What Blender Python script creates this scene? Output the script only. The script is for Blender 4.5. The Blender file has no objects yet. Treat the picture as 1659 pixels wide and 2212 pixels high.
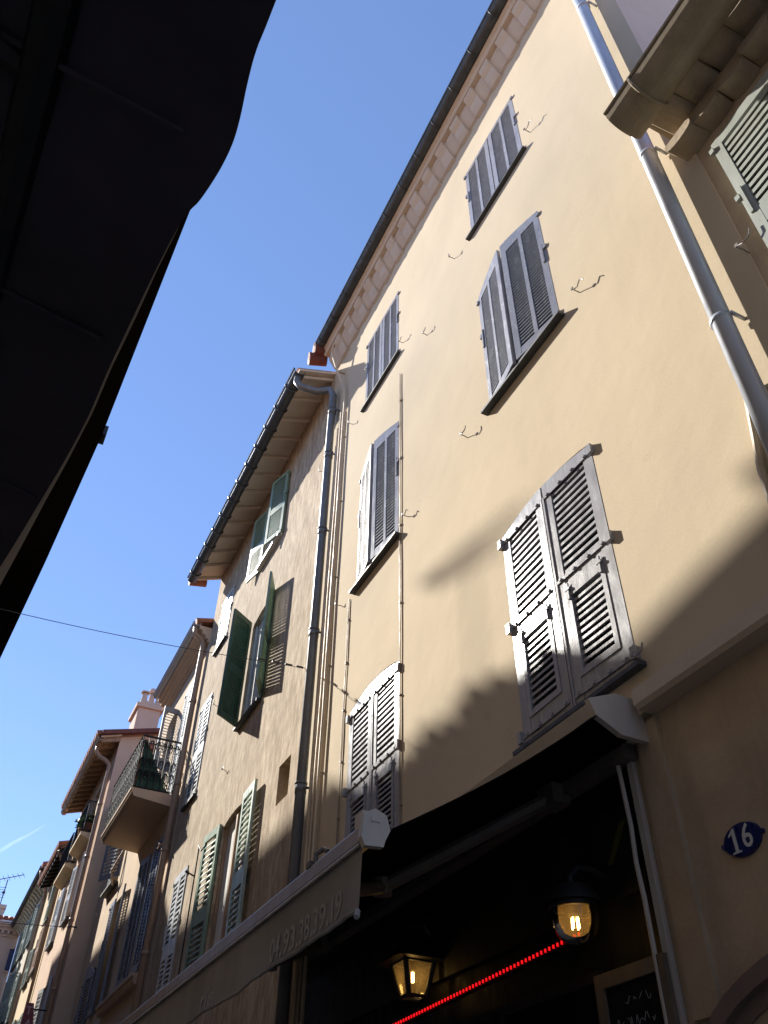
import bpy, math, random
from mathutils import Vector, Matrix
random.seed(7)
scene = bpy.context.scene
# ------------------------------------------------------------------ camera, sky, sun, exposure
U = 3.0          # one facade unit in metres: the distance from the camera to the facade plane
EYE = 1.5        # camera height
def W(x, y, z): return Vector((U*x, U*y, EYE + U*z))

cam_d = bpy.data.cameras.new("camera"); cam = bpy.data.objects.new("camera", cam_d)
scene.collection.objects.link(cam); scene.camera = cam
cam_d.sensor_fit = 'HORIZONTAL'; cam_d.sensor_width = 36.0; cam_d.lens = 36.0*1788/1659
cam_d.clip_start = 0.03; cam_d.clip_end = 2000
right = Vector((0.89970315, -0.43628858, 0.01365742))
up = Vector((-0.30107581, -0.5976087, 0.74311318))
back = -Vector((0.31605, 0.67269318, 0.66902637))
m = Matrix((right, up, back)).transposed().to_4x4(); m.translation = W(0, 0, 0)
cam.matrix_world = m

SUN = Vector((-1.0, 2.14, 1.66)).normalized()      # towards the sun
ELEV = math.asin(SUN.z); ROT = math.atan2(SUN.x, SUN.y)
world = bpy.data.worlds.new("World"); scene.world = world; world.use_nodes = True
wn = world.node_tree.nodes; wl = world.node_tree.links
bg = wn["Background"]
sky = wn.new("ShaderNodeTexSky"); sky.sky_type = 'NISHITA'; sky.sun_disc = False
sky.sun_elevation = ELEV; sky.sun_rotation = ROT
sky.altitude = 0; sky.air_density = 0.8; sky.dust_density = 0.0; sky.ozone_density = 3.0
tint = wn.new('ShaderNodeMix'); tint.data_type = 'RGBA'; tint.blend_type = 'MULTIPLY'; tint.inputs[0].default_value = 1.0
tint.inputs[7].default_value = (1.0, 0.955, 1.04, 1)
even = wn.new('ShaderNodeMix'); even.data_type = 'RGBA'; even.inputs[0].default_value = 0.4; even.inputs[7].default_value = (0.80, 1.42, 2.85, 1)   # thin even veil of clear summer air
wl.new(sky.outputs[0], tint.inputs[6]); wl.new(tint.outputs[2], even.inputs[6]); wl.new(even.outputs[2], bg.inputs[0]); bg.inputs[1].default_value = 0.108
sun_d = bpy.data.lights.new("sun", 'SUN'); sun_o = bpy.data.objects.new("sun", sun_d)
scene.collection.objects.link(sun_o)
sun_d.energy = 4.05; sun_d.angle = math.radians(0.8); sun_d.color = (1.0, 0.95, 0.87)
sun_o.rotation_euler = SUN.to_track_quat('Z', 'Y').to_euler()
sun_o.location = (0, 0, 40)
vs = scene.view_settings
vs.view_transform = 'Standard'; vs.look = 'None'; vs.gamma = 1.0; vs.exposure = 1.38; vs.use_curve_mapping = False

# ------------------------------------------------------------------ materials
MATS = {}
def new_mat(name):
    mt = bpy.data.materials.new(name); mt.use_nodes = True
    return mt, mt.node_tree.nodes, mt.node_tree.links, mt.node_tree.nodes["Principled BSDF"]

def noise(n, l, vec, scale, detail=4, rough=0.55):
    t = n.new("ShaderNodeTexNoise"); t.inputs['Scale'].default_value = scale
    t.inputs['Detail'].default_value = detail; t.inputs['Roughness'].default_value = rough
    l.new(vec, t.inputs['Vector']); return t.outputs['Fac']

def ramp(n, l, fac, stops):
    r = n.new("ShaderNodeValToRGB"); e = r.color_ramp.elements
    e[0].position, e[0].color = stops[0][0], (*stops[0][1], 1)
    e[1].position, e[1].color = stops[-1][0], (*stops[-1][1], 1)
    for p, c in stops[1:-1]:
        k = e.new(p); k.color = (*c, 1)
    l.new(fac, r.inputs[0]); return r.outputs[0]

def mixc(n, l, fac, a, b, mode='MIX'):
    m_ = n.new("ShaderNodeMix"); m_.data_type = 'RGBA'; m_.blend_type = mode
    for s, v in ((m_.inputs[0], fac), (m_.inputs[6], a), (m_.inputs[7], b)):
        if isinstance(v, (int, float)): s.default_value = v
        elif isinstance(v, tuple): s.default_value = (*v, 1)
        else: l.new(v, s)
    return m_.outputs[2]

def vecmap(n, l, scale=(1, 1, 1), rot=(0, 0, 0)):
    tc = n.new("ShaderNodeTexCoord"); mp = n.new("ShaderNodeMapping")
    mp.inputs['Scale'].default_value = scale; mp.inputs['Rotation'].default_value = rot
    l.new(tc.outputs['Object'], mp.inputs[0]); return mp.outputs[0]

def bump(n, l, bs, h, strength, dist=0.01, prev=None):
    b = n.new("ShaderNodeBump"); b.inputs['Strength'].default_value = strength; b.inputs['Distance'].default_value = dist
    l.new(h, b.inputs['Height'])
    if prev is not None: l.new(prev, b.inputs['Normal'])
    l.new(b.outputs[0], bs.inputs['Normal']); return b.outputs[0]

def plaster(name, col, col2, stain=(0.3, 0.25, 0.2), stain_amt=0.25, streak=(1, 1, 1), srot=(0, 0, 0), sscale=2.0, fine=0.25, lump=0.35, contrast=0.2, cracks=False, mottle=False):
    mt, n, l, b = new_mat(name)
    v = vecmap(n, l)
    vs_ = vecmap(n, l, streak, srot)
    a = noise(n, l, vs_, sscale, 5, 0.6)
    c = ramp(n, l, a, [(0.5-contrast, col), (0.5+contrast, col2)])
    s = noise(n, l, vecmap(n, l, (1, 1, 0.22)), 1.3, 6, 0.65)
    sf = ramp(n, l, s, [(0.56, (0, 0, 0)), (0.78, (stain_amt,)*3)])
    c = mixc(n, l, sf, c, stain)
    f = noise(n, l, v, 55, 3, 0.6)
    sp = ramp(n, l, f, [(0.3, (0.93,)*3), (0.7, (1.0,)*3)])
    c = mixc(n, l, 1.0, c, sp, 'MULTIPLY')
    if mottle:
        mo = noise(n, l, vecmap(n, l, (1, 1.6, 0.7), (0.4, 0, 0)), 1.6, 6, 0.7)
        c = mixc(n, l, 1.0, c, ramp(n, l, mo, [(0.36, (0.74, 0.70, 0.68)), (0.6, (1.0, 1.0, 1.0))]), 'MULTIPLY')
        fl = noise(n, l, vecmap(n, l, (1, 5, 1.2), (0.5, 0, 0)), 9, 5, 0.7)
        c = mixc(n, l, 1.0, c, ramp(n, l, fl, [(0.4, (0.86, 0.85, 0.84)), (0.6, (1.06, 1.06, 1.05))]), 'MULTIPLY')
    if cracks:
        big = noise(n, l, v, 0.55, 3, 0.5)
        c = mixc(n, l, 1.0, c, ramp(n, l, big, [(0.35, (0.90, 0.90, 0.905)), (0.6, (1.0, 1.0, 1.0))]), 'MULTIPLY')
        vo = n.new("ShaderNodeTexVoronoi"); vo.feature = 'DISTANCE_TO_EDGE'; vo.inputs['Scale'].default_value = 0.8
        dv = n.new("ShaderNodeVectorMath"); dv.operation = 'ADD'
        nz = n.new("ShaderNodeTexNoise"); nz.inputs['Scale'].default_value = 2.5; nz.inputs['Detail'].default_value = 6; l.new(v, nz.inputs['Vector'])
        l.new(v, dv.inputs[0]); l.new(nz.outputs['Color'], dv.inputs[1]); l.new(dv.outputs[0], vo.inputs['Vector'])
        line = ramp(n, l, vo.outputs['Distance'], [(0.0, (1, 1, 1)), (0.006, (0, 0, 0))])
        gate = ramp(n, l, noise(n, l, v, 0.8, 2), [(0.56, (0, 0, 0)), (0.64, (0.35,)*3)])
        c = mixc(n, l, mixc(n, l, 1.0, line, gate, 'MULTIPLY'), c, (0.36, 0.28, 0.19))
        chip = ramp(n, l, noise(n, l, v, 14, 5, 0.75), [(0.735, (0, 0, 0)), (0.75, (0.5,)*3)])
        c = mixc(n, l, chip, c, (0.52, 0.45, 0.36))
    l.new(c, b.inputs['Base Color']); b.inputs['Roughness'].default_value = 0.92
    b.inputs['Specular IOR Level'].default_value = 0.15
    p = bump(n, l, b, noise(n, l, v, 3.0, 3, 0.5), lump, 0.03)
    bump(n, l, b, noise(n, l, v, 40, 4, 0.65), fine, 0.004, p)
    MATS[name] = mt; return mt

def paint(name, col, rough=0.4, var=0.12, bmp=0.15, metal=0.0, spec=0.5, scale=9, wear=None):
    mt, n, l, b = new_mat(name)
    v = vecmap(n, l, (1, 1, 0.35))
    a = noise(n, l, v, scale, 5, 0.6)
    c = ramp(n, l, a, [(0.3, tuple(x*(1-var) for x in col)), (0.7, tuple(min(1, x*(1+var)) for x in col))])
    if wear:
        w = noise(n, l, vecmap(n, l), scale*2.2, 6, 0.7)
        c = mixc(n, l, ramp(n, l, w, [(0.62, (0, 0, 0)), (0.68, (1, 1, 1))]), c, wear)
    l.new(c, b.inputs['Base Color'])
    r = ramp(n, l, noise(n, l, v, scale*1.7, 4), [(0.3, (rough*0.8,)*3), (0.7, (min(1, rough*1.25),)*3)])
    l.new(r, b.inputs['Roughness']); b.inputs['Metallic'].default_value = metal
    b.inputs['Specular IOR Level'].default_value = spec
    bump(n, l, b, noise(n, l, vecmap(n, l), scale*6, 3), bmp, 0.003)
    MATS[name] = mt; return mt

def emit(name, col, strength):
    mt, n, l, b = new_mat(name)
    b.inputs['Base Color'].default_value = (*col, 1)
    b.inputs['Emission Color'].default_value = (*col, 1); b.inputs['Emission Strength'].default_value = strength
    MATS[name] = mt; return mt

cream = plaster("cream_plaster", (0.57, 0.470, 0.328), (0.60, 0.497, 0.35), (0.49, 0.405, 0.285), 0.45, sscale=0.9, lump=0.16, fine=0.16, cracks=True)
cream_trim = plaster("cream_trim", (0.56, 0.465, 0.365), (0.62, 0.52, 0.41), (0.46, 0.37, 0.29), 0.35)
pink_bounce = plaster("pinkish_bounce_plaster", (0.64, 0.48, 0.40), (0.69, 0.52, 0.43), (0.45, 0.34, 0.27), 0.3)  # red roof bounce on the shaded gable put into its colour
brown = plaster("mottled_brown_plaster", (0.39, 0.302, 0.205), (0.585, 0.485, 0.352), (0.36, 0.255, 0.175), 0.7, mottle=True, streak=(1, 3.4, 0.9), srot=(0.45, 0, 0), sscale=3.6, contrast=0.13, lump=0.5, fine=0.5)
tan = plaster("tan_plaster", (0.53, 0.41, 0.285), (0.61, 0.48, 0.34), (0.38, 0.25, 0.15), 0.5)
orange = plaster("orange_tan_plaster", (0.60, 0.44, 0.315), (0.66, 0.49, 0.36), (0.46, 0.3, 0.2), 0.4)
ochre = plaster("pale_ochre_plaster", (0.66, 0.52, 0.33), (0.72, 0.58, 0.39), (0.35, 0.27, 0.19), 0.6)
grimy = plaster("grimy_pale_plaster", (0.52, 0.46, 0.36), (0.66, 0.60, 0.48), (0.28, 0.24, 0.19), 0.7)
rosy = plaster("rose_plaster", (0.66, 0.47, 0.37), (0.71, 0.52, 0.41), (0.5, 0.35, 0.27), 0.3)
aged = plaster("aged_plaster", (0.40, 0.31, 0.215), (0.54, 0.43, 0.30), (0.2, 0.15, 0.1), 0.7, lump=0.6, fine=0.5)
soffit = plaster("soffit_plaster", (0.70, 0.595, 0.48), (0.77, 0.66, 0.54), (0.3, 0.22, 0.16), 0.4)
genoise = plaster("mortar_and_clay", (0.27, 0.21, 0.145), (0.46, 0.37, 0.26), (0.14, 0.1, 0.07), 0.8, lump=0.9, fine=0.9)
palewall = plaster("pale_plaster", (0.66, 0.56, 0.45), (0.74, 0.63, 0.50), (0.5, 0.4, 0.3), 0.4)  # pale tone set to bounce warm fill light into the street
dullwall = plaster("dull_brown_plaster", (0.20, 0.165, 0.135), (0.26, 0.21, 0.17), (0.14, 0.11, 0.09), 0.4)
stone = plaster("door_stone", (0.20, 0.15, 0.13), (0.27, 0.20, 0.17), (0.12, 0.09, 0.08), 0.6)
grey_paint = paint("grey_gloss_paint", (0.29, 0.285, 0.297), 0.24, 0.16, 0.2, spec=0.55)
grey_dull = paint("grey_louvre_paint", (0.27, 0.275, 0.31), 0.42, 0.12, 0.15)
white_paint = paint("white_paint", (0.55, 0.56, 0.55), 0.35, 0.08, 0.1)
green_paint = paint("sage_green_paint", (0.20, 0.29, 0.205), 0.38, 0.14, 0.15)
sage_lit = paint("sunlit_sage_paint", (0.34, 0.42, 0.33), 0.4, 0.12, 0.15)  # lighter green copy, sunlight put into the colour of one leaf
green_shaded = paint("shaded_green_paint", (0.035, 0.085, 0.05), 0.4, 0.2, 0.15)  # darker green copy, shade put into the colour of one leaf
pale_green = paint("pale_grey_green_paint", (0.33, 0.35, 0.31), 0.45, 0.1, 0.15, wear=(0.2, 0.2, 0.17))
blue_grey = paint("blue_grey_shutter_paint", (0.16, 0.18, 0.225), 0.42, 0.12, 0.1)
teal_grey = paint("grey_green_shutter_paint", (0.25, 0.31, 0.28), 0.5, 0.14, 0.1)
blue_paint = paint("blue_shutter_paint", (0.04, 0.06, 0.17), 0.45, 0.12, 0.1)
slate = paint("slate", (0.05, 0.052, 0.055), 0.6, 0.25, 0.4)
zinc = paint("zinc", (0.50, 0.53, 0.58), 0.42, 0.08, 0.05, metal=0.3)
old_zinc = paint("tarnished_zinc", (0.055, 0.06, 0.062), 0.5, 0.35, 0.3, metal=0.25)
blue_zinc = paint("dark_blue_zinc", (0.07, 0.078, 0.088), 0.4, 0.2, 0.15, metal=0.3)
olive_gutter = paint("olive_brown_gutter", (0.24, 0.195, 0.13), 0.5, 0.2, 0.2, wear=(0.15, 0.11, 0.07))
tan_gutter = paint("tan_gutter_paint", (0.46, 0.34, 0.24), 0.5, 0.12, 0.1)
brown_pipe = paint("brown_pipe_paint", (0.36, 0.235, 0.155), 0.5, 0.15, 0.1)
iron = paint("black_iron", (0.018, 0.019, 0.022), 0.5, 0.3, 0.2, metal=0.3)
pipe_grey = paint("grey_pipe_zinc", (0.15, 0.155, 0.16), 0.45, 0.2, 0.15, metal=0.2)
cable_m = paint("painted_cable", (0.56, 0.45, 0.31), 0.6, 0.15, 0.1)
drop_m = paint("brown_drop_cable", (0.30, 0.22, 0.14), 0.6, 0.15, 0.1)
wire_m = paint("dark_wire", (0.05, 0.05, 0.055), 0.5, 0.2, 0.1)
hook_m = paint("painted_hook_iron", (0.24, 0.21, 0.19), 0.5, 0.35, 0.4, wear=(0.16, 0.1, 0.07))
glass_dark = paint("dark_window_glass", (0.012, 0.013, 0.016), 0.12, 0.2, 0.02)
curtain = paint("pale_curtain", (0.62, 0.61, 0.57), 0.9, 0.06, 0.1, spec=0.1)
wood_rafter = paint("brown_rafter_wood", (0.33, 0.225, 0.145), 0.75, 0.25, 0.4)
wood_board = paint("tan_eave_board", (0.58, 0.43, 0.29), 0.75, 0.15, 0.3)
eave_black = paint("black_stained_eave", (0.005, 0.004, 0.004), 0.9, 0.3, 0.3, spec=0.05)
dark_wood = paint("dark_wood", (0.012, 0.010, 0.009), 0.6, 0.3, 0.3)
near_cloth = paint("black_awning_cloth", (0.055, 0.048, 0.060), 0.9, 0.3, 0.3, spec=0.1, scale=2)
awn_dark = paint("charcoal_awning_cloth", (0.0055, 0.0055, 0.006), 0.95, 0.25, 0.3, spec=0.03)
awn_grey = paint("grey_brown_valance_cloth", (0.29, 0.283, 0.28), 0.8, 0.14, 0.4, spec=0.2, scale=3)
awn_text = paint("faded_valance_print", (0.38, 0.365, 0.35), 0.8, 0.1, 0.2, spec=0.2)
awn_metal = paint("awning_white_metal", (0.50, 0.46, 0.41), 0.4, 0.08, 0.08)
awn_bar = paint("awning_brown_metal", (0.27, 0.215, 0.17), 0.35, 0.08, 0.08, metal=0.3)
arm_m = paint("awning_arm_metal", (0.13, 0.112, 0.098), 0.5, 0.1, 0.1)
hem_m = paint("beige_hem_cloth", (0.20, 0.175, 0.145), 0.85, 0.1, 0.2, spec=0.1)
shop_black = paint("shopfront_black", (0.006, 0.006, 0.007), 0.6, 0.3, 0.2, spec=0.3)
board_m = paint("chalkboard_black", (0.008, 0.008, 0.009), 0.8, 0.3, 0.2, spec=0.2)
chalk = paint("chalk", (0.30, 0.30, 0.31), 0.95, 0.3, 0.2, spec=0.1)
frame_wood = paint("board_frame_wood", (0.14, 0.11, 0.08), 0.7, 0.2, 0.3)
yellow_m = paint("olive_yellow", (0.10, 0.09, 0.012), 0.6, 0.1, 0.1)
enamel = paint("blue_enamel", (0.012, 0.018, 0.10), 0.3, 0.2, 0.05)
enamel_w = paint("white_enamel", (0.62, 0.62, 0.60), 0.3, 0.1, 0.05)
red_sign = paint("red_sign_panel", (0.24, 0.022, 0.035), 0.4, 0.12, 0.1)
sign_txt = paint("pink_sign_letters", (0.60, 0.34, 0.34), 0.5, 0.1, 0.1)
terracotta = paint("terracotta", (0.34, 0.13, 0.075), 0.8, 0.3, 0.6, scale=4)
pot_m = paint("clay_pot", (0.40, 0.17, 0.09), 0.75, 0.15, 0.3)
leaf_m = paint("plant_leaf", (0.06, 0.13, 0.035), 0.55, 0.4, 0.1)
net_green = paint("green_screen_cloth", (0.012, 0.055, 0.03), 0.7, 0.4, 0.5, scale=14)
reed = paint("woven_grey_screen", (0.17, 0.18, 0.16), 0.75, 0.55, 0.9, scale=22)
chim_m = plaster("chimney_render", (0.50, 0.37, 0.29), (0.58, 0.44, 0.35), (0.3, 0.22, 0.17), 0.5)
road_m = paint("road_stone", (0.30, 0.265, 0.215), 0.85, 0.25, 0.5, scale=2)
tile_edge = paint("red_roof_tile_edge", (0.15, 0.05, 0.038), 0.8, 0.25, 0.4)
filament = emit("warm_filament", (1.0, 0.62, 0.22), 11.0)
led_m = emit("red_led", (1.0, 0.008, 0.012), 0.42)
def lamp_glass():
    mt, n, l, b = new_mat("amber_lamp_glass")
    out = n["Material Output"]
    tr = n.new("ShaderNodeBsdfTransparent"); tr.inputs[0].default_value = (0.95, 0.86, 0.62, 1)
    tl = n.new("ShaderNodeBsdfTranslucent"); tl.inputs[0].default_value = (0.85, 0.66, 0.36, 1)
    gl = n.new("ShaderNodeBsdfGlossy"); gl.inputs[1].default_value = 0.08
    fr = n.new("ShaderNodeFresnel"); fr.inputs[0].default_value = 1.45
    dirt = noise(n, l, vecmap(n, l), 30, 4)
    f = ramp(n, l, dirt, [(0.3, (0.19,)*3), (0.75, (0.27,)*3)])
    m1 = n.new("ShaderNodeMixShader"); l.new(f, m1.inputs[0]); l.new(tr.outputs[0], m1.inputs[1]); l.new(tl.outputs[0], m1.inputs[2])
    m2 = n.new("ShaderNodeMixShader"); l.new(fr.outputs[0], m2.inputs[0]); l.new(m1.outputs[0], m2.inputs[1]); l.new(gl.outputs[0], m2.inputs[2])
    l.new(m2.outputs[0], out.inputs[0]); return mt
lampglass = lamp_glass()
def thin_cloth(name, col):
    mt, n, l, b = new_mat(name)
    tl = n.new("ShaderNodeBsdfTranslucent"); tl.inputs[0].default_value = (*col, 1); b.inputs['Base Color'].default_value = (*col, 1); b.inputs['Roughness'].default_value = 0.9
    mx = n.new("ShaderNodeMixShader"); mx.inputs[0].default_value = 0.6
    l.new(b.outputs[0], mx.inputs[1]); l.new(tl.outputs[0], mx.inputs[2]); l.new(mx.outputs[0], n["Material Output"].inputs[0]); return mt
hem_m = thin_cloth("beige_hem_cloth", (0.55, 0.49, 0.40))

# ------------------------------------------------------------------ mesh helpers (facade units in, metres out)
C = scene.collection
def offset_of(o):
    while o.parent is not None: o = o.parent
    return o.location.copy()

class MB:
    def __init__(s): s.v = []; s.f = []
    def add(s, pts, faces):
        k = len(s.v); s.v += [W(*p) for p in pts]; s.f += [tuple(i+k for i in f) for f in faces]
    def hexa(s, p):      # p: 4 bottom + 4 top
        s.add(p, [(0, 3, 2, 1), (4, 5, 6, 7), (0, 1, 5, 4), (1, 2, 6, 5), (2, 3, 7, 6), (3, 0, 4, 7)])
    def box(s, x0, x1, y0, y1, z0, z1):
        s.hexa([(x0, y0, z0), (x1, y0, z0), (x1, y1, z0), (x0, y1, z0), (x0, y0, z1), (x1, y0, z1), (x1, y1, z1), (x0, y1, z1)])
    def quad(s, a, b, c, d): s.add([a, b, c, d], [(0, 1, 2, 3)])
    def prism(s, poly, y0, y1):       # poly in (x, z), extruded along y
        n = len(poly)
        s.add([(x, y0, z) for x, z in poly]+[(x, y1, z) for x, z in poly],
              [tuple(range(n)), tuple(range(2*n-1, n-1, -1))]+[(i, i+n, (i+1) % n+n, (i+1) % n) for i in range(n)])
    def prism_gen(s, pa, pb):         # two matching 3-D polygons
        n = len(pa)
        s.add(list(pa)+list(pb), [tuple(range(n)), tuple(range(2*n-1, n-1, -1))]+[(i, i+n, (i+1) % n+n, (i+1) % n) for i in range(n)])
    def tube(s, path, r, n=8, cap=True):
        P = [Vector(p) for p in path]; rings = []
        prev = None
        for i, p in enumerate(P):
            t = (P[min(i+1, len(P)-1)]-P[max(i-1, 0)]).normalized()
            if prev is None:
                a = Vector((0, 0, 1)) if abs(t.z) < 0.9 else Vector((1, 0, 0))
                u = t.cross(a).normalized()
            else:
                u = (prev-t*prev.dot(t)).normalized()
            prev = u; w = t.cross(u)
            rr = r[i] if isinstance(r, (list, tuple)) else r
            rings.append([p+rr*(math.cos(2*math.pi*k/n)*u+math.sin(2*math.pi*k/n)*w) for k in range(n)])
        pts = [q for g in rings for q in g]; fs = []
        for i in range(len(P)-1):
            for k in range(n): fs.append((i*n+k, i*n+(k+1) % n, (i+1)*n+(k+1) % n, (i+1)*n+k))
        if cap: fs += [tuple(range(n-1, -1, -1)), tuple((len(P)-1)*n+k for k in range(n))]
        s.add([tuple(q) for q in pts], fs)
    def lathe(s, c, prof, n=20, axis='z'):      # prof: (radius, height) pairs
        pts = []; fs = []
        for r, h in prof:
            for k in range(n):
                a = 2*math.pi*k/n
                if axis == 'z': pts.append((c[0]+r*math.cos(a), c[1]+r*math.sin(a), c[2]+h))
                else: pts.append((c[0]+h, c[1]+r*math.cos(a), c[2]+r*math.sin(a)))
        for i in range(len(prof)-1):
            for k in range(n): fs.append((i*n+k, i*n+(k+1) % n, (i+1)*n+(k+1) % n, (i+1)*n+k))
        s.add(pts, fs)
    def half_gutter(s, x, z, r, y0, y1, n=10, th=0.004):       # open trough below z, rim at z
        for i in range(n):
            a0, a1 = math.pi+math.pi*i/n, math.pi+math.pi*(i+1)/n
            o0, o1 = (x+r*math.cos(a0), z+r*math.sin(a0)), (x+r*math.cos(a1), z+r*math.sin(a1))
            q = r-th
            i0, i1 = (x+q*math.cos(a0), z+q*math.sin(a0)), (x+q*math.cos(a1), z+q*math.sin(a1))
            pa = [(p[0], y0, p[1]) for p in (o0, o1, i1, i0)]; pb = [(p[0], y1, p[1]) for p in (o0, o1, i1, i0)]
            k = len(s.v); s.v += [W(*p) for p in pa+pb]
            s.f += [(k, k+4, k+5, k+1), (k+3, k+2, k+6, k+7), (k, k+1, k+2, k+3), (k+4, k+7, k+6, k+5)]
        s.tube([(x-r, y0, z), (x-r, y1, z)], th*1.3, 6)
    def build(s, name, mat, parent=None, smooth=False, loc=None, label=None):
        off = offset_of(parent) if parent is not None else (loc if loc is not None else Vector((0, 0, 0)))
        me = bpy.data.meshes.new(name); me.from_pydata([tuple(p-off) for p in s.v], [], s.f); me.update()
        mats = mat if isinstance(mat, (list, tuple)) else [mat]
        for q in mats: me.materials.append(q)
        if smooth:
            for p in me.polygons: p.use_smooth = True
        o = bpy.data.objects.new(name, me); C.objects.link(o)
        if parent is not None: o.parent = parent
        else: o.location = off
        if label: o['label'] = label
        return o

def fix_normals(o):
    import bmesh
    bm = bmesh.new(); bm.from_mesh(o.data); bmesh.ops.recalc_face_normals(bm, faces=bm.faces); bm.to_mesh(o.data); bm.free()

def thing(name, label, cat, p, group=None):
    o = bpy.data.objects.new(name, None); C.objects.link(o); o.location = W(*p); o.empty_display_size = 0.2
    o['label'] = label; o['category'] = cat
    if group: o['group'] = group
    return o
def tag(o, label, cat, group=None):
    o['label'] = label; o['category'] = cat
    if group: o['group'] = group
    return o

def facade(mb, X, y0, y1, z0, z1, holes=(), depth=0.07, extra_y=(), extra_z=()):
    """wall sheet on plane x = X facing -x, with openings (ya, yb, za, zb, rise) and their reveals"""
    ys = sorted({y0, y1, *extra_y, *[h[0] for h in holes], *[h[1] for h in holes]})
    zs = sorted({z0, z1, *extra_z, *[h[2] for h in holes], *[h[3] for h in holes]})
    ys = [y for y in ys if y0 <= y <= y1]; zs = [z for z in zs if z0 <= z <= z1]
    for a, b in zip(ys, ys[1:]):
        for c, d in zip(zs, zs[1:]):
            cy, cz = (a+b)/2, (c+d)/2
            if any(h[0] < cy < h[1] and h[2] < cz < h[3] for h in holes): continue
            mb.quad((X, a, c), (X, a, d), (X, b, d), (X, b, c))
    for ya, yb, za, zb, rise in holes:
        D = X+depth; N = 10 if rise else 1
        arc = [(ya+(yb-ya)*i/N, zb-rise+rise*math.sin(math.pi*i/N)**0.8 if rise else zb) for i in range(N+1)]
        mb.quad((X, ya, za), (D, ya, za), (D, ya, arc[0][1]), (X, ya, arc[0][1]))
        mb.quad((X, yb, za), (X, yb, arc[-1][1]), (D, yb, arc[-1][1]), (D, yb, za))
        mb.quad((X, ya, za), (X, yb, za), (D, yb, za), (D, ya, za))
        for (p, q), (r, t) in zip(arc, arc[1:]):
            mb.quad((X, p, q), (D, p, q), (D, r, t), (X, r, t))
            if rise: mb.quad((X, p, q), (X, p, zb), (X, r, zb), (X, r, t))

class Leaf:
    """one shutter leaf: hinge at (hx, hy); sg = +1 if the closed leaf runs towards +y; ang = opening in degrees"""
    def __init__(s, hx, hy, sg, ang, w, z0, z1, th=0.012, zs=None):
        a = math.radians(ang)
        s.h = (hx, hy); s.al = (-math.sin(a), sg*math.cos(a)); s.no = (-math.cos(a), -sg*math.sin(a))
        s.w, s.z0, s.z1, s.th = w, z0, z1, th; s.zs = zs if zs is not None else z1; s.mb = MB()
    def P(s, q, t, z): return (s.h[0]+s.al[0]*q+s.no[0]*t, s.h[1]+s.al[1]*q+s.no[1]*t, z)
    def bx(s, q0, q1, t0, t1, z0, z1):
        s.mb.hexa([s.P(q0, t0, z0), s.P(q1, t0, z0), s.P(q1, t1, z0), s.P(q0, t1, z0), s.P(q0, t0, z1), s.P(q1, t0, z1), s.P(q1, t1, z1), s.P(q0, t1, z1)])
    def top(s, q):   # arch: springing at the hinge, crown at the meeting edge
        k = q/s.w
        return s.zs+(s.z1-s.zs)*math.sin(k*math.pi/2)
    def toprail(s, zlow, N=6):
        for i in range(N):
            a, b = s.w*i/N, s.w*(i+1)/N
            za, zb = s.top(a), s.top(b)
            s.mb.hexa([s.P(a, 0, zlow), s.P(b, 0, zlow), s.P(b, s.th, zlow), s.P(a, s.th, zlow), s.P(a, 0, za), s.P(b, 0, zb), s.P(b, s.th, zb), s.P(a, s.th, za)])
    def slats(s, q0, q1, z0, z1, n, e=0.5, drop=0.55):
        sp = (z1-z0)/n
        for i in range(n):
            z = z0+sp*i+random.uniform(-0.04, 0.04)*sp; ti = s.th*0.12; to = s.th*0.86
            eh = sp*e; d = sp*drop
            s.mb.hexa([s.P(q0, ti, z+d), s.P(q1, ti, z+d), s.P(q1, to, z), s.P(q0, to, z),
                       s.P(q0, ti, z+d+eh*0.6), s.P(q1, ti, z+d+eh*0.6), s.P(q1, to, z+eh), s.P(q0, to, z+eh)])

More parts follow.
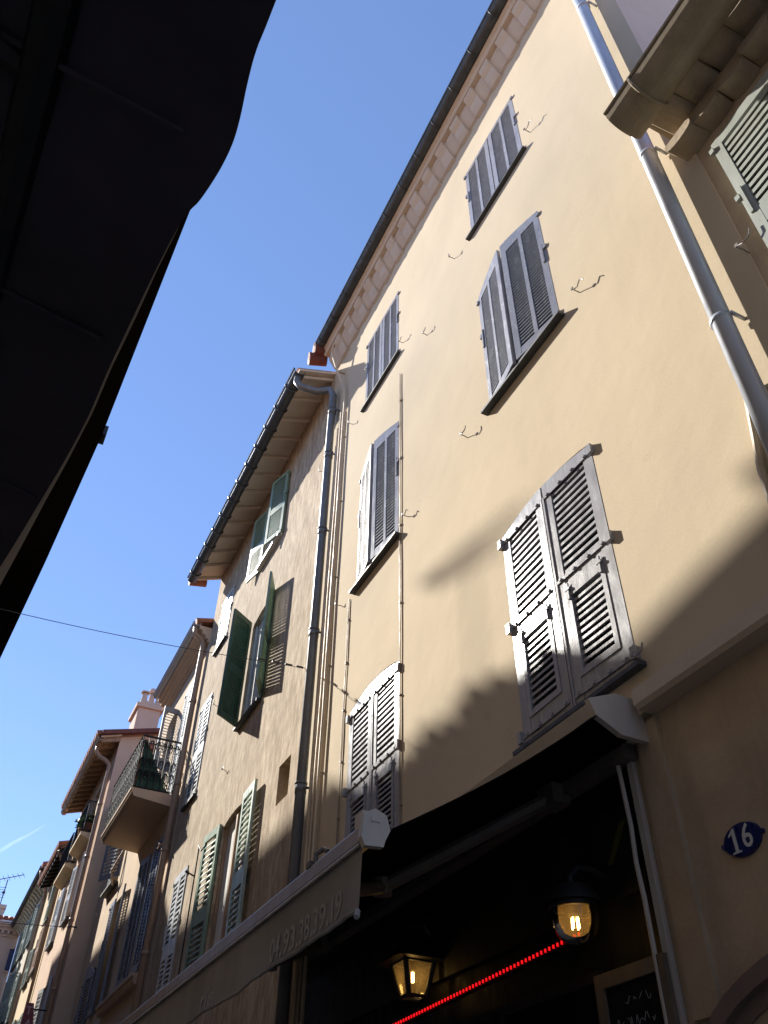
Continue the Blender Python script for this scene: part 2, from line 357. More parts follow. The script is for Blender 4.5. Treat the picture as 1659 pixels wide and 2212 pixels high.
def leaf_double(hx, hy, sg, ang, w, z0, z1, zs, n1, n2, bolts=True):
    """tall leaf: louvred field above, louvred flap below, iron straps, hinge blocks"""
    L = Leaf(hx, hy, sg, ang, w, z0, z1, 0.014, zs); sw = w*0.17; h = zs-z0
    zb, zm0, zm1, zt = z0+h*0.09, z0+h*0.44, z0+h*0.535, zs-h*0.035
    L.bx(0, sw, 0, L.th, z0, zt); L.bx(w-sw*0.9, w, 0, L.th, z0, zt); L.toprail(zt)
    L.bx(sw, w-sw*0.9, 0.001, L.th-0.001, z0, zb); L.bx(sw, w-sw*0.9, 0.001, L.th-0.001, zm0, zm1)
    L.slats(sw, w-sw*0.9, zm1, zt, n1, 0.40, 0.3)
    # flap with a frame of its own, a little proud
    f = sw*0.42; q0, q1 = sw+f, w-sw*0.9-f
    L.bx(sw+0.001, q0, 0.001, L.th+0.002, zb, zm0+0.012); L.bx(q1, w-sw*0.9-0.001, 0.001, L.th+0.002, zb, zm0+0.012)
    L.bx(q0, q1, 0.001, L.th+0.002, zm0-0.012, zm0+0.012); L.bx(q0, q1, 0.001, L.th+0.002, zb, zb+0.012)
    L.slats(q0, q1, zb+0.012, zm0-0.012, n2, 0.40, 0.3)
    for z in (zt-0.004, zm1-0.012, z0+0.02):                       # straps, bolts and hinge blocks
        L.bx(-0.004, w*0.97, L.th, L.th+0.003, z-0.004, z+0.004)
        if bolts:
            for k in range(4):
                q = w*(0.12+0.26*k); L.bx(q-0.003, q+0.003, L.th+0.003, L.th+0.0065, z-0.002, z+0.004)
        L.bx(-0.010, 0.004, L.th-0.004, L.th+0.011, z-0.013, z+0.013)
    for q in (q0-0.004, q1+0.004):                                  # star-shaped flap hinges
        L.bx(q-0.003, q+0.003, L.th+0.002, L.th+0.0065, zm0-0.02, zm0+0.022)
        L.bx(q-0.008, q+0.008, L.th+0.003, L.th+0.0075, zm0+0.003, zm0+0.009)
    L.bx(w-0.004, w+0.002, L.th, L.th+0.003, z0, zt)
    return L.mb
def leaf_single(hx, hy, sg, ang, w, z0, z1, zs, n, mid=True, mrail=False, e=0.26, th=0.012, hinge=True, drop=0.35):
    """leaf with one louvred field, split by a slim upright (mid) or by a middle rail (mrail)"""
    L = Leaf(hx, hy, sg, ang, w, z0, z1, th, zs); sw = w*0.13; h = zs-z0
    zb, zt = z0+h*0.055, zs-h*0.05
    L.bx(0, sw, 0, th, z0, zt); L.bx(w-sw, w, 0, th, z0, zt); L.toprail(zt); L.bx(sw, w-sw, 0.0005, th-0.0005, z0, zb)
    if mid: L.bx(w/2-sw*0.32, w/2+sw*0.32, 0.0005, th, zb, zt)
    if mrail:
        zm = z0+h*0.46; L.bx(sw, w-sw, 0.0005, th-0.0005, zm-h*0.045, zm+h*0.045)
        k = n*0.5; L.slats(sw, w-sw, zb, zm-h*0.045, int(n*0.46), e, drop); L.slats(sw, w-sw, zm+h*0.045, zt, int(n*0.54), e, drop)
    else: L.slats(sw, w-sw, zb, zt, n, e, drop)
    if hinge:
        for z in (zt+0.002, z0+h*0.62, z0+0.015):
            L.bx(-0.007, 0.004, th-0.004, th+0.006, z-0.008, z+0.008)
        L.bx(sw*0.3, sw*0.6, th, th+0.005, z0+h*0.5, z0+h*0.66)
    return L.mb

def window_back(parent, X, ya, yb, za, zb, mat, frame=None, depth=0.065, bars=1):
    b = MB(); b.quad((X+depth, ya, za), (X+depth, ya, zb), (X+depth, yb, zb), (X+depth, yb, za))
    o = b.build("window", mat, parent)
    if frame is not None:
        f = MB(); t = 0.012; x0, x1 = X+depth-0.014, X+depth-0.002
        f.box(x0, x1, ya, ya+t, za, zb); f.box(x0, x1, yb-t, yb, za, zb); f.box(x0, x1, ya+t, yb-t, zb-t, zb); f.box(x0, x1, ya+t, yb-t, za, za+t)
        ym = (ya+yb)/2; f.box(x0-0.002, x1, ym-t*0.8, ym+t*0.8, za+t, zb-t)
        f.build("frame", frame, o)
    return o
def sill(parent, X, y0, y1, z, proj=0.05, h=0.02, mat=None):
    b = MB(); b.prism([(X+0.02, z-h), (X-proj, z-h), (X-proj, z-h*0.25), (X+0.02, z)], y0, y1)
    return b.build("sill", mat or slate, parent)

def roof_slab(parent, x0, x1, y0, y1, z, slope=0.28, th=0.03, mat=None, name="roof", rows=True):
    b = MB()
    b.hexa([(x0, y0, z), (x1, y0, z+slope*(x1-x0)), (x1, y1, z+slope*(x1-x0)), (x0, y1, z),
            (x0, y0, z+th), (x1, y0, z+slope*(x1-x0)+th), (x1, y1, z+slope*(x1-x0)+th), (x0, y1, z+th)])
    if rows:
        n = max(2, int((y1-y0)/0.07))
        for i in range(n):
            y = y0+(y1-y0)*(i+0.5)/n
            b.tube([(x0-0.012, y, z+th), (x1, y, z+slope*(x1-x0)+th)], (y1-y0)/n*0.36, 6)
    return b.build(name, mat or terracotta, parent)

def hook(parent, y, z, s=1.0, kind=0, X=1.0):
    """wrought iron shutter stay sticking out of the wall"""
    s *= 0.85; b = MB(); p = 0.03*s; r = 0.0017
    if kind == 0: pts = [(X, y, z-0.006), (X-p*0.5, y, z-0.002), (X-p, y+0.004*s, z+0.002), (X-p*1.05, y-0.012*s, z-0.010*s), (X-p, y-0.03*s, z-0.004*s), (X-p*0.95, y-0.034*s, z+0.012*s)]
    elif kind == 1: pts = [(X, y, z), (X-p*0.6, y, z-0.003), (X-p, y+0.003, z+0.004), (X-p*1.1, y+0.002, z+0.022*s)]
    else: pts = [(X, y, z), (X-p*0.8, y, z), (X-p*0.9, y-0.02*s, z-0.012*s), (X-p*0.9, y-0.036*s, z+0.006*s), (X-p*0.9, y-0.05*s, z-0.012*s)]
    b.tube(pts, r, 6)
    b.box(X-p*1.06, X-p*0.92, y-0.003, y+0.004, z-0.002, z+0.007)
    return b.build("shutter_hook", hook_m, parent)

def text_mesh(body, size, mat, name, place, parent, extrude=0.002, bold=0.0, align='CENTER'):
    """lettering as a mesh; place = function mapping (u, v, w) in facade units to a point"""
    cu = bpy.data.curves.new(name, 'FONT'); cu.body = body; cu.size = size; cu.align_x = align; cu.align_y = 'CENTER'
    cu.extrude = extrude; cu.offset = bold; cu.resolution_u = 3
    o = bpy.data.objects.new(name, cu); C.objects.link(o)
    bpy.context.view_layer.update()
    me = bpy.data.meshes.new_from_object(o.evaluated_get(bpy.context.evaluated_depsgraph_get()))
    C.objects.unlink(o); bpy.data.objects.remove(o); bpy.data.curves.remove(cu)
    b = MB(); b.add([place(v.co.x, v.co.y, v.co.z) for v in me.vertices], [tuple(p.vertices) for p in me.polygons])
    bpy.data.meshes.remove(me)
    return b.build(name, mat, parent)

GZ = -EYE/U        # ground level in facade units

# ------------------------------------------------------------------ ground
g = MB(); g.quad((-200, -200, GZ), (200, -200, GZ), (200, 200, GZ), (-200, 200, GZ))
o = g.build("road", road_m); o['kind'] = 'structure'

# ------------------------------------------------------------------ 1. cream building (the near facade)
B1 = thing("cream_building", "tall smooth cream plastered building with two columns of grey louvred shutters above the cafe awning", "building", (1.0, 1.6, GZ))
Y0, Y1, ZT = 0.475, 2.80, 3.86
wins = []
RC, LC = (1.0, 1.385), (1.995, 2.37)
h1 = [(RC[0], RC[1], 0.825, 1.452, 0.024), (LC[0], LC[1], 0.80, 1.418, 0.032),
      (RC[0]+0.006, RC[1]-0.01, 1.935, 2.565, 0.035), (LC[0]+0.01, LC[1]-0.005, 1.905, 2.55, 0.035),
      (RC[0]+0.008, RC[1]-0.012, 2.955, 3.45, 0.0), (LC[0]+0.012, LC[1]-0.012, 2.955, 3.45, 0.0)]
w_ = MB(); facade(w_, 1.0, Y0, Y1, 0.735, ZT, h1)
w_.quad((1.0, Y1, 2.4), (1.0, Y1, ZT), (2.6, Y1, 4.25), (2.6, Y1, 2.4))
w_.quad((2.6, Y0, GZ), (2.6, Y1, GZ), (2.6, Y1, 4.25), (2.6, Y0, 4.25))
o = w_.build("wall", cream, B1)
w_ = MB(); w_.quad((1.0, Y0, 0.735), (2.6, Y0, 0.735), (2.6, Y0, 4.25), (1.0, Y0, ZT)); w_.build("side_wall", pink_bounce, B1, label="gable end wall with pinkish bounced light in its colour")
# ground floor: pier right of the cafe, door arch, shopfront recess
gf = MB(); XG = 1.022
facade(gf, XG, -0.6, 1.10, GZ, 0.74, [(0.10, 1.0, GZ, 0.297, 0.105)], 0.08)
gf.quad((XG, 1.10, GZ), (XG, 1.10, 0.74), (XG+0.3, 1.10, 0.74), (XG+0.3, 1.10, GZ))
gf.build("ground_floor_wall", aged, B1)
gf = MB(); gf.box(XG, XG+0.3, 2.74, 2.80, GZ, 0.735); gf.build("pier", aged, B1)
p_ = MB(); p_.prism([(XG+0.004, 0.262), (1.012, 0.262), (1.012, 0.725), (XG+0.004, 0.725)], 1.003, 1.06)
p_.build("pilaster", aged, B1)
l_ = MB(); l_.prism([(XG+0.01, 0.735), (0.985, 0.735), (0.978, 0.742), (0.978, 0.772), (1.002, 0.776), (XG+0.01, 0.776)], -0.6, 1.012)
l_.build("ledge", cream_trim, B1)
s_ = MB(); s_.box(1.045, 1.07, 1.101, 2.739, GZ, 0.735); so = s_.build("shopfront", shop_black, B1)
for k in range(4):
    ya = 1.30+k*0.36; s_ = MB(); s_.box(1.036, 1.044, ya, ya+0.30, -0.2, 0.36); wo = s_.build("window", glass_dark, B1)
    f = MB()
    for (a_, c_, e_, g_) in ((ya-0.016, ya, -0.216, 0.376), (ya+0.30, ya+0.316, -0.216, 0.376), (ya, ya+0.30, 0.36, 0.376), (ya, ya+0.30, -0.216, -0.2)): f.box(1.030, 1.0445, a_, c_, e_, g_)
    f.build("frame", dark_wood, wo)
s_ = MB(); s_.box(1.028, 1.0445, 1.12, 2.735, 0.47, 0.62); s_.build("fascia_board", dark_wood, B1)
# door arch mouldings (two stone rings and the dark door)
ACY, ACZ, ARY, ARZ = 0.55, 0.192, 0.45, 0.105
for (ri, ro, pr) in ((0.0, 0.024, 0.004), (0.024, 0.050, 0.018)):
    a_ = MB(); N = 24
    def ring(k, e, N=N):
        t = math.pi*k/N; return (ACY-(ARY+e)*math.cos(t), ACZ+(ARZ+e)*math.sin(t)**0.8)
    for k in range(N):
        (y_a, z_a), (y_b, z_b), (y_c, z_c), (y_d, z_d) = ring(k, ri), ring(k+1, ri), ring(k+1, ro), ring(k, ro)
        a_.prism_gen([(XG+0.01, y_a, z_a), (XG+0.01, y_b, z_b), (XG+0.01, y_c, z_c), (XG+0.01, y_d, z_d)],
                     [(XG-pr, y_a, z_a), (XG-pr, y_b, z_b), (XG-pr, y_c, z_c), (XG-pr, y_d, z_d)])
    a_.box(XG-pr, XG+0.01, ACY+ARY+ri, ACY+ARY+ro, GZ, ACZ-0.001)
    o = a_.build("door_arch", stone, B1); fix_normals(o)
d_ = MB(); d_.quad((XG+0.08, 0.10, GZ), (XG+0.08, 0.10, 0.30), (XG+0.08, 1.0, 0.30), (XG+0.08, 1.0, GZ)); d_.build("door", dark_wood, B1)

def main_window(h, kind, angs, n, proj_sill):
    ya, yb, za, zb, rise = h
    wo = window_back(B1, 1.0, ya, yb, za, zb, glass_dark)
    wd = (yb-ya)/2-0.001; zs = zb-rise
    for sg, hy, an in ((1, ya+0.001, angs[0]), (-1, yb-0.001, angs[1])):
        if kind == 'double': mb = leaf_double(1.013, hy, sg, an, wd-0.003, za+0.004, zb-0.006, zs-0.003, 13, 11)
        else: mb = leaf_single(1.011, hy, sg, an, wd-0.003, za+0.004, zb-0.006, zs-0.004, n)
        o = mb.build("shutter", grey_paint, wo); fix_normals(o)
    sill(wo, 1.0, ya-0.02, yb+0.02, za, proj_sill, 0.012)
main_window(h1[0], 'double', (1.5, 1.6), 0, 0.02)
main_window(h1[1], 'double', (0.2, 0.4), 0, 0.02)
main_window(h1[2], 'single', (9, 10), 34, 0.024)
main_window(h1[3], 'single', (9, 11), 34, 0.024)
main_window(h1[4], 'single', (0.5, 0.5), 34, 0.017)
main_window(h1[5], 'single', (0.5, 0.5), 34, 0.017)
# cornice
prof = [(1.0, 3.705), (0.984, 3.712), (0.968, 3.738), (0.956, 3.772), (0.938, 3.790), (0.930, 3.80), (0.930, 3.826), (1.0, 3.826)]
nb = 17; sp = (2.74-0.50)/nb
for i in range(nb):
    y = 0.50+sp*i
    b = MB(); jw = random.uniform(-0.004, 0.004); b.prism([(x+(random.uniform(-0.002, 0.002) if x < 0.99 else 0), z) for x, z in prof], y+0.006+jw, y+sp*0.52+jw*0.5); o = b.build("cornice_bracket", cream_trim, B1); fix_normals(o)
    # the hollow between two brackets is a shallow cove
b = MB(); b.prism([(1.0, 3.728), (0.990, 3.733), (0.974, 3.757), (0.960, 3.780), (0.950, 3.797), (0.948, 3.826), (1.0, 3.826)], 0.478, 2.795); o = b.build("cornice_cove", cream_trim, B1); fix_normals(o)
b = MB(); b.prism([(1.0, 3.826), (0.925, 3.826), (0.918, 3.834), (0.918, 3.850), (0.905, 3.860), (0.905, 3.872), (1.0, 3.872)], 0.455, 2.80); o = b.build("cornice", cream_trim, B1); fix_normals(o)
b = MB(); b.half_gutter(0.886, 3.888, 0.030, 0.44, 2.80, 10)
for k in range(14):
    y = 0.55+k*0.168; b.tube([(0.856, y, 3.890)]+[(0.886+0.0325*math.cos(math.pi+math.pi*j/8), y, 3.888+0.0325*math.sin(math.pi+math.pi*j/8)) for j in range(9)], 0.003, 5)
b.build("gutter", old_zinc, B1, smooth=False)
roof_slab(B1, 0.90, 2.6, 0.43, 2.83, 3.885, 0.24, 0.02)
b = MB(); b.prism_gen([(0.93, 0.42, 3.875), (2.6, 0.42, 4.276), (2.6, 0.42, 4.325), (0.93, 0.42, 3.925)], [(0.93, 0.48, 3.875), (2.6, 0.48, 4.276), (2.6, 0.48, 4.325), (0.93, 0.48, 3.925)])
o = b.build("verge", tile_edge, B1); fix_normals(o)
b = MB(); b.tube([(0.95, 2.845, 3.852), (0.85, 2.865, 3.836)], [0.034, 0.038], 18); b.build("roof_tile", tile_edge, B1, smooth=False)
b = MB(); b.tube([(0.95, 2.80, 3.885), (0.86, 2.815, 3.87)], [0.036, 0.040], 16); b.build("roof_tile", tile_edge, B1)
# right downpipe and its collars
b = MB(); px = 0.965
b.tube([(0.886, 0.58, 3.86), (0.89, 0.58, 3.80), (px, 0.568, 3.66), (px, 0.566, 3.60), (px, 0.558, 0.2)], 0.0195, 14)
for z in (3.1, 2.02, 1.33): b.tube([(px, 0.562, z-0.005), (px, 0.562, z+0.005)], 0.0215, 14); b.box(px, 1.0, 0.535, 0.541, z-0.003, z+0.003)
b.build("downpipe", zinc, B1, smooth=True)
for (y, z, s, k) in ((0.955, 3.005, 1.0, 2), (1.505, 2.985, 1.0, 1), (0.915, 1.935, 1.0, 2), (1.513, 1.945, 1.0, 0), (1.965, 2.985, 0.9, 2), (1.75, 2.78, 0.8, 0), (2.495, 2.98, 1.0, 1), (1.93, 1.935, 0.9, 2), (2.52, 1.93, 0.9, 1), (0.985, 0.832, 1.0, 0)):
    hook(B1, y, z, s, k)
# painted cables clipped to the wall
def wall_cable(pts, r=0.0032, parent=B1, mat=cable_m, clips=True):
    b = MB(); b.tube(pts, r, 6)
    if clips:
        for (x, y, z) in pts[2:-1:4]: b.box(x-0.003, 1.0, y-0.004, y+0.004, z-0.002, z+0.002)
    return b.build("cable", mat, parent, smooth=False)
def drop(y, z0, z1, amp, x=0.993, n=24, ph=0): return [(x, y+0.4*amp*math.sin(i*0.7+ph)+amp*0.2*math.sin(i*1.9), z0+(z1-z0)*i/n) for i in range(n+1)]
wall_cable(drop(1.985, 2.79, 0.75, 0.004, x=0.9955), 0.0019, mat=drop_m); wall_cable(drop(1.981, 2.78, 0.75, 0.003, ph=1.5, x=0.9955), 0.0016, mat=drop_m)
wall_cable(drop(2.425, 1.90, 0.75, 0.004, x=0.9955), 0.0019, mat=drop_m); wall_cable(drop(2.420, 1.89, 0.75, 0.004, ph=2, x=0.9955), 0.0016, mat=drop_m)
for k, (dy, r) in enumerate(((0.0, 0.006), (0.035, 0.005), (0.062, 0.006))):
    pts = [(0.93, 2.68+dy, 3.80), (0.925, 2.69+dy*0.6, 3.73), (0.955, 2.66+dy*0.6, 3.55), (0.985, 2.60+dy, 3.34)]
    if k == 1: pts = [(0.985, 2.632, 3.2)]
    if k == 2: pts = [(0.985, 2.662, 3.1)]
    pts += drop(2.593+dy, 3.2-k*0.05, 0.4, 0.005, 0.985, 26, k)
    wall_cable(pts, r)
b = MB(); b.box(0.987, 1.0, 2.672, 2.688, 0.4, 3.0); b.build("cable_duct", cable_m, B1)
wall_cable([(0.95, 0.56, 1.18), (0.985, 0.585, 1.17), (0.992, 0.592, 1.14), (0.992, 0.606, 1.06), (0.992, 0.618, 1.0), (0.992, 0.622, 0.93), (0.992, 0.622, 0.78)], 0.007, clips=False)
# pale trim strips at the edge of the cafe front
b = MB(); b.box(XG-0.012, XG-0.001, 1.080, 1.094, -0.3, 0.70); b.tube([(XG-0.02, 1.108, 0.69), (XG-0.02, 1.103, 0.56), (XG-0.018, 1.109, 0.50), (XG-0.02, 1.103, 0.44), (XG-0.02, 1.105, -0.3)], 0.0042, 8)
b.build("corner_trim", awn_metal, B1)

# ------------------------------------------------------------------ 2. mottled brown building
B2 = thing("brown_building", "mottled brown plastered building with green louvred shutters and a deep boarded eave", "building", (1.0, 3.85, GZ))
h2 = [(3.49, 3.82, 3.03, 3.50, 0), (3.49, 3.82, 2.0, 2.64, 0.03), (3.49, 3.85, 0.80, 1.52, 0.03),
      (4.44, 4.68, 2.92, 3.32, 0), (4.55, 4.79, 1.93, 2.57, 0), (4.43, 4.68, 0.80, 1.50, 0), (2.955, 3.09, 1.32, 1.485, 0)]
w_ = MB(); facade(w_, 1.0, 2.80, 4.93, GZ, 3.72, h2, 0.06)
w_.quad((1.06, 2.955, 1.32), (1.06, 2.955, 1.485), (1.06, 3.09, 1.485), (1.06, 3.09, 1.32))
w_.quad((1.0, 4.93, 3.0), (1.0, 4.93, 3.72), (2.5, 4.93, 4.3), (2.5, 4.93, 3.0))
w_.quad((2.5, 2.80, GZ), (2.5, 4.93, GZ), (2.5, 4.93, 4.3), (2.5, 2.80, 4.3))
w_.build("wall", brown, B2)
wa = window_back(B2, 1.0, 3.49, 3.82, 3.03, 3.50, curtain, white_paint, 0.028)
fix_normals(leaf_single(0.992, 3.445, 1, 16, 0.165, 3.02, 3.51, 3.51, 26, mid=False, mrail=True).build("shutter", green_paint, wa))
fix_normals(leaf_single(0.992, 3.83, -1, 168, 0.165, 3.02, 3.51, 3.51, 26, mid=False, mrail=True).build("shutter", green_paint, wa))
sill(wa, 1.0, 3.47, 3.84, 3.03, 0.03, 0.016, white_paint)
wb = window_back(B2, 1.0, 3.49, 3.82, 2.0, 2.64, curtain, white_paint, 0.028)
fix_normals(leaf_single(0.992, 3.485, 1, 154, 0.167, 2.0, 2.64, 2.64, 28, mid=False, mrail=True, drop=0.1, e=0.5).build("shutter", green_paint, wb))
fix_normals(leaf_single(0.992, 3.825, -1, 54, 0.158, 2.0, 2.64, 2.64, 34, mid=False, mrail=True, e=0.55, drop=0.8).build("shutter", green_shaded, wb, label="green shutter leaf standing open, its shade put into the colour"))
sill(wb, 1.0, 3.48, 3.84, 2.0, 0.025, 0.02, slate)
wc = window_back(B2, 1.0, 3.49, 3.85, 0.80, 1.52, curtain, wood_rafter, 0.028)
fix_normals(leaf_single(0.975, 3.487, 1, 178, 0.178, 0.80, 1.517, 1.517, 24, mid=False, mrail=True, drop=0.0, e=0.42).build("shutter", sage_lit, wc))
fix_normals(leaf_single(0.986, 3.865, -1, 175, 0.20, 0.80, 1.517, 1.517, 24, mid=False, mrail=True, drop=-0.3, e=0.42).build("shutter", green_paint, wc))
b = MB(); b.tube([(0.955, 3.95, 1.44), (0.945, 3.98, 1.42), (0.94, 4.03, 1.46)], 0.0035, 6); b.tube([(0.945, 4.035, 1.46), (0.945, 4.035, 0.85)], 0.0035, 6); b.tube([(0.945, 4.035, 1.32), (0.90, 4.02, 1.33)], 0.0035, 6)
b.lathe((0.9, 4.02, 1.33), [(0.0, -0.008), (0.008, 0), (0.0, 0.008)], 8); b.build("shutter_bolt", iron, wc)
for (h, n) in ((h2[3], 13), (h2[4], 19), (h2[5], 24)):
    wo = window_back(B2, 1.0, h[0], h[1], h[2], h[3], glass_dark, None, 0.055); wd = (h[1]-h[0])/2
    for sg, hy in ((1, h[0]), (-1, h[1])):
        fix_normals(leaf_single(1.006, hy, sg, 1, wd-0.002, h[2], h[3], h[3], n, mid=False, mrail=True, e=0.38, drop=0.3).build("shutter", white_paint, wo))
    sill(wo, 1.0, h[0]-0.01, h[1]+0.01, h[2], 0.02, 0.02, slate)
# eave: boards, rafters, gutter on hoops
b = MB(); b.prism([(1.0, 3.715), (0.79, 3.632), (0.79, 3.648), (1.0, 3.731)], 2.81, 4.95); b.build("eave_board", soffit, B2)
for k in range(13):
    y = 2.84+k*0.172
    b = MB(); b.prism([(1.0, 3.690), (0.80, 3.611), (0.80, 3.630), (1.0, 3.713)], y, y+0.014); b.build("rafter", soffit, B2)
b = MB(); b.half_gutter(0.790, 3.622, 0.034, 2.80, 4.92, 12)
for k in range(12):
    y = 2.93+k*0.172; b.tube([(0.790+0.0375*math.cos(math.pi+math.pi*j/8), y, 3.622+0.0375*math.sin(math.pi+math.pi*j/8)) for j in range(9)], 0.005, 6)
b.build("gutter", blue_zinc, B2)
roof_slab(B2, 0.805, 2.5, 2.82, 4.95, 3.660, 0.40, 0.010)
b = MB(); b.tube([(0.78, 4.965, 3.635), (0.90, 4.965, 3.66)], 0.035, 10); b.build("roof_tile", terracotta, B2)
b = MB(); b.tube([(0.79, 2.83, 3.60), (0.79, 2.83, 3.55), (0.81, 2.82, 3.515), (0.90, 2.80, 3.50), (0.955, 2.74, 3.48), (0.967, 2.722, 3.42), (0.967, 2.715, 2.4), (0.967, 2.715, -0.4)], 0.0195, 14)
for z in (3.28, 2.45, 1.9, 1.24, 2.95): b.tube([(0.967, 2.716, z-0.016), (0.967, 2.716, z+0.016)], 0.0212, 14); b.tube([(0.967, 2.716, z+0.018), (0.967, 2.716, z+0.024)], 0.0235, 14); b.box(0.967, 1.0, 2.69, 2.695, z-0.004, z+0.004)
b.build("downpipe", pipe_grey, B2, smooth=True)
hook(B2, 2.86, 2.98, 1.0, 1); hook(B2, 3.97, 1.83, 0.9, 2); hook(B2, 4.40, 2.41, 1.0, 0)

# ------------------------------------------------------------------ 3. tan building with the iron balcony
B3 = thing("tan_building", "tan plastered building with a wrought iron corner balcony and blue grey shutters", "building", (1.0, 6.2, GZ))
h3 = [(5.16, 5.40, 2.15, 3.0, 0), (5.60, 5.90, 2.15, 2.99, 0.04), (5.18, 5.52, 1.16, 1.90, 0), (6.32, 6.62, 1.16, 1.88, 0), (6.72, 7.06, 2.07, 2.62, 0), (6.76, 7.12, 0.85, 1.53, 0.06)]
w_ = MB(); facade(w_, 1.0, 4.93, 6.16, GZ, 3.27, h3[:3], 0.06); facade(w_, 1.0, 6.16, 7.56, GZ, 2.86, h3[3:], 0.06)
w_.quad((1.0, 6.16, 2.86), (1.0, 6.16, 3.27), (2.2, 6.16, 3.5), (2.2, 6.16, 2.86))
w_.quad((2.2, 4.93, GZ), (2.2, 7.56, GZ), (2.2, 7.56, 3.5), (2.2, 4.93, 3.5))
w_.build("wall", tan, B3)
b = MB(); b.prism([(1.0, 3.16), (0.985, 3.165), (0.985, 3.185), (0.965, 3.19), (0.965, 3.21), (0.94, 3.22), (0.94, 3.24), (0.915, 3.25), (0.915, 3.275), (1.0, 3.275)], 4.94, 6.10); o = b.build("cornice", orange, B3); fix_normals(o)
b = MB(); b.half_gutter(0.895, 3.295, 0.026, 4.94, 6.10, 8); b.build("gutter", zinc, B3)
roof_slab(B3, 0.90, 2.2, 4.94, 6.13, 3.30, 0.27, 0.02); roof_slab(B3, 0.93, 2.2, 6.16, 7.56, 2.88, 0.27, 0.02)
b = MB(); b.tube([(0.895, 4.98, 3.28), (0.90, 4.98, 3.22), (0.95, 4.985, 3.2), (0.972, 4.99, 3.16), (0.972, 4.99, 3.1), (0.972, 4.99, 2.0), (0.972, 4.99, -0.4)], 0.020, 12)
for z in (2.72, 2.15, 1.75, 1.2): b.tube([(0.972, 4.99, z-0.012), (0.972, 4.99, z+0.012)], 0.023, 12)
b.box(0.93, 1.0, 4.985, 4.992, 1.77, 1.782); b.tube([(0.94, 4.98, 1.776), (0.94, 5.06, 1.776)], 0.004, 6)
b.build("downpipe", brown_pipe, B3, smooth=True)
wo = window_back(B3, 1.0, 5.16, 5.40, 2.15, 3.0, glass_dark, None, 0.055)
for sg, hy in ((1, 5.16), (-1, 5.40)): fix_normals(leaf_single(1.006, hy, sg, 1, 0.119, 2.15, 3.0, 3.0, 34, mid=True, mrail=True).build("shutter", white_paint, wo))
wo = window_back(B3, 1.0, 5.60, 5.90, 2.15, 2.99, glass_dark, blue_grey, 0.05)
fix_normals(leaf_single(1.03, 5.60, 1, 100, 0.14, 2.15, 2.95, 2.95, 30, mid=False, mrail=True).build("shutter", blue_grey, wo))
wo = window_back(B3, 1.0, 5.18, 5.52, 1.16, 1.90, glass_dark, None, 0.055)
fix_normals(leaf_single(0.990, 5.17, 1, 1, 0.175, 1.16, 1.90, 1.90, 34, mid=True).build("shutter", blue_grey, wo)); fix_normals(leaf_single(0.990, 5.53, -1, 174, 0.19, 1.16, 1.90, 1.90, 34, mid=True).build("shutter", blue_grey, wo))
wo = window_back(B3, 1.0, 6.32, 6.62, 1.16, 1.88, glass_dark, None, 0.055)
fix_normals(leaf_single(0.990, 6.31, 1, 172, 0.20, 1.16, 1.88, 1.88, 34, mid=True).build("shutter", blue_grey, wo)); fix_normals(leaf_single(0.990, 6.63, -1, 1, 0.16, 1.16, 1.88, 1.88, 34, mid=True).build("shutter", blue_grey, wo))
wo = window_back(B3, 1.0, 6.72, 7.06, 2.07, 2.62, glass_dark, None, 0.055)
fix_normals(leaf_single(0.992, 6.62, 1, 27, 0.235, 2.08, 2.60, 2.60, 17, mid=False, e=0.4, drop=0.05).build("shutter", blue_grey, wo)); sill(wo, 1.0, 6.69, 7.1, 2.07, 0.05, 0.02, slate)
fix_normals(leaf_single(0.992, 7.07, -1, 4, 0.17, 2.08, 2.60, 2.60, 17, mid=False).build("shutter", white_paint, wo))
wo = window_back(B3, 1.0, 6.76, 7.12, 0.85, 1.53, glass_dark, None, 0.055)
for sg, hy in ((1, 6.75), (-1, 7.13)): fix_normals(leaf_single(0.990, hy, sg, 6, 0.187, 0.85, 1.53, 1.47, 26, mid=False, e=0.4).build("shutter", blue_grey, wo))
b = MB(); b.prism([(1.0, 1.085), (0.972, 1.085), (0.962, 1.10), (0.962, 1.12), (0.950, 1.125), (0.950, 1.14), (1.0, 1.145)], 5.15, 6.15); o = b.build("ledge", orange, B3); fix_normals(o)
b = MB(); b.tube([(0.985, 6.60, 2.28), (0.93, 6.64, 2.12), (0.96, 6.66, 2.02)], 0.008, 6); b.build("shutter_hook", brown_pipe, B3)
hook(B3, 7.30, 1.98, 1.0, 2)
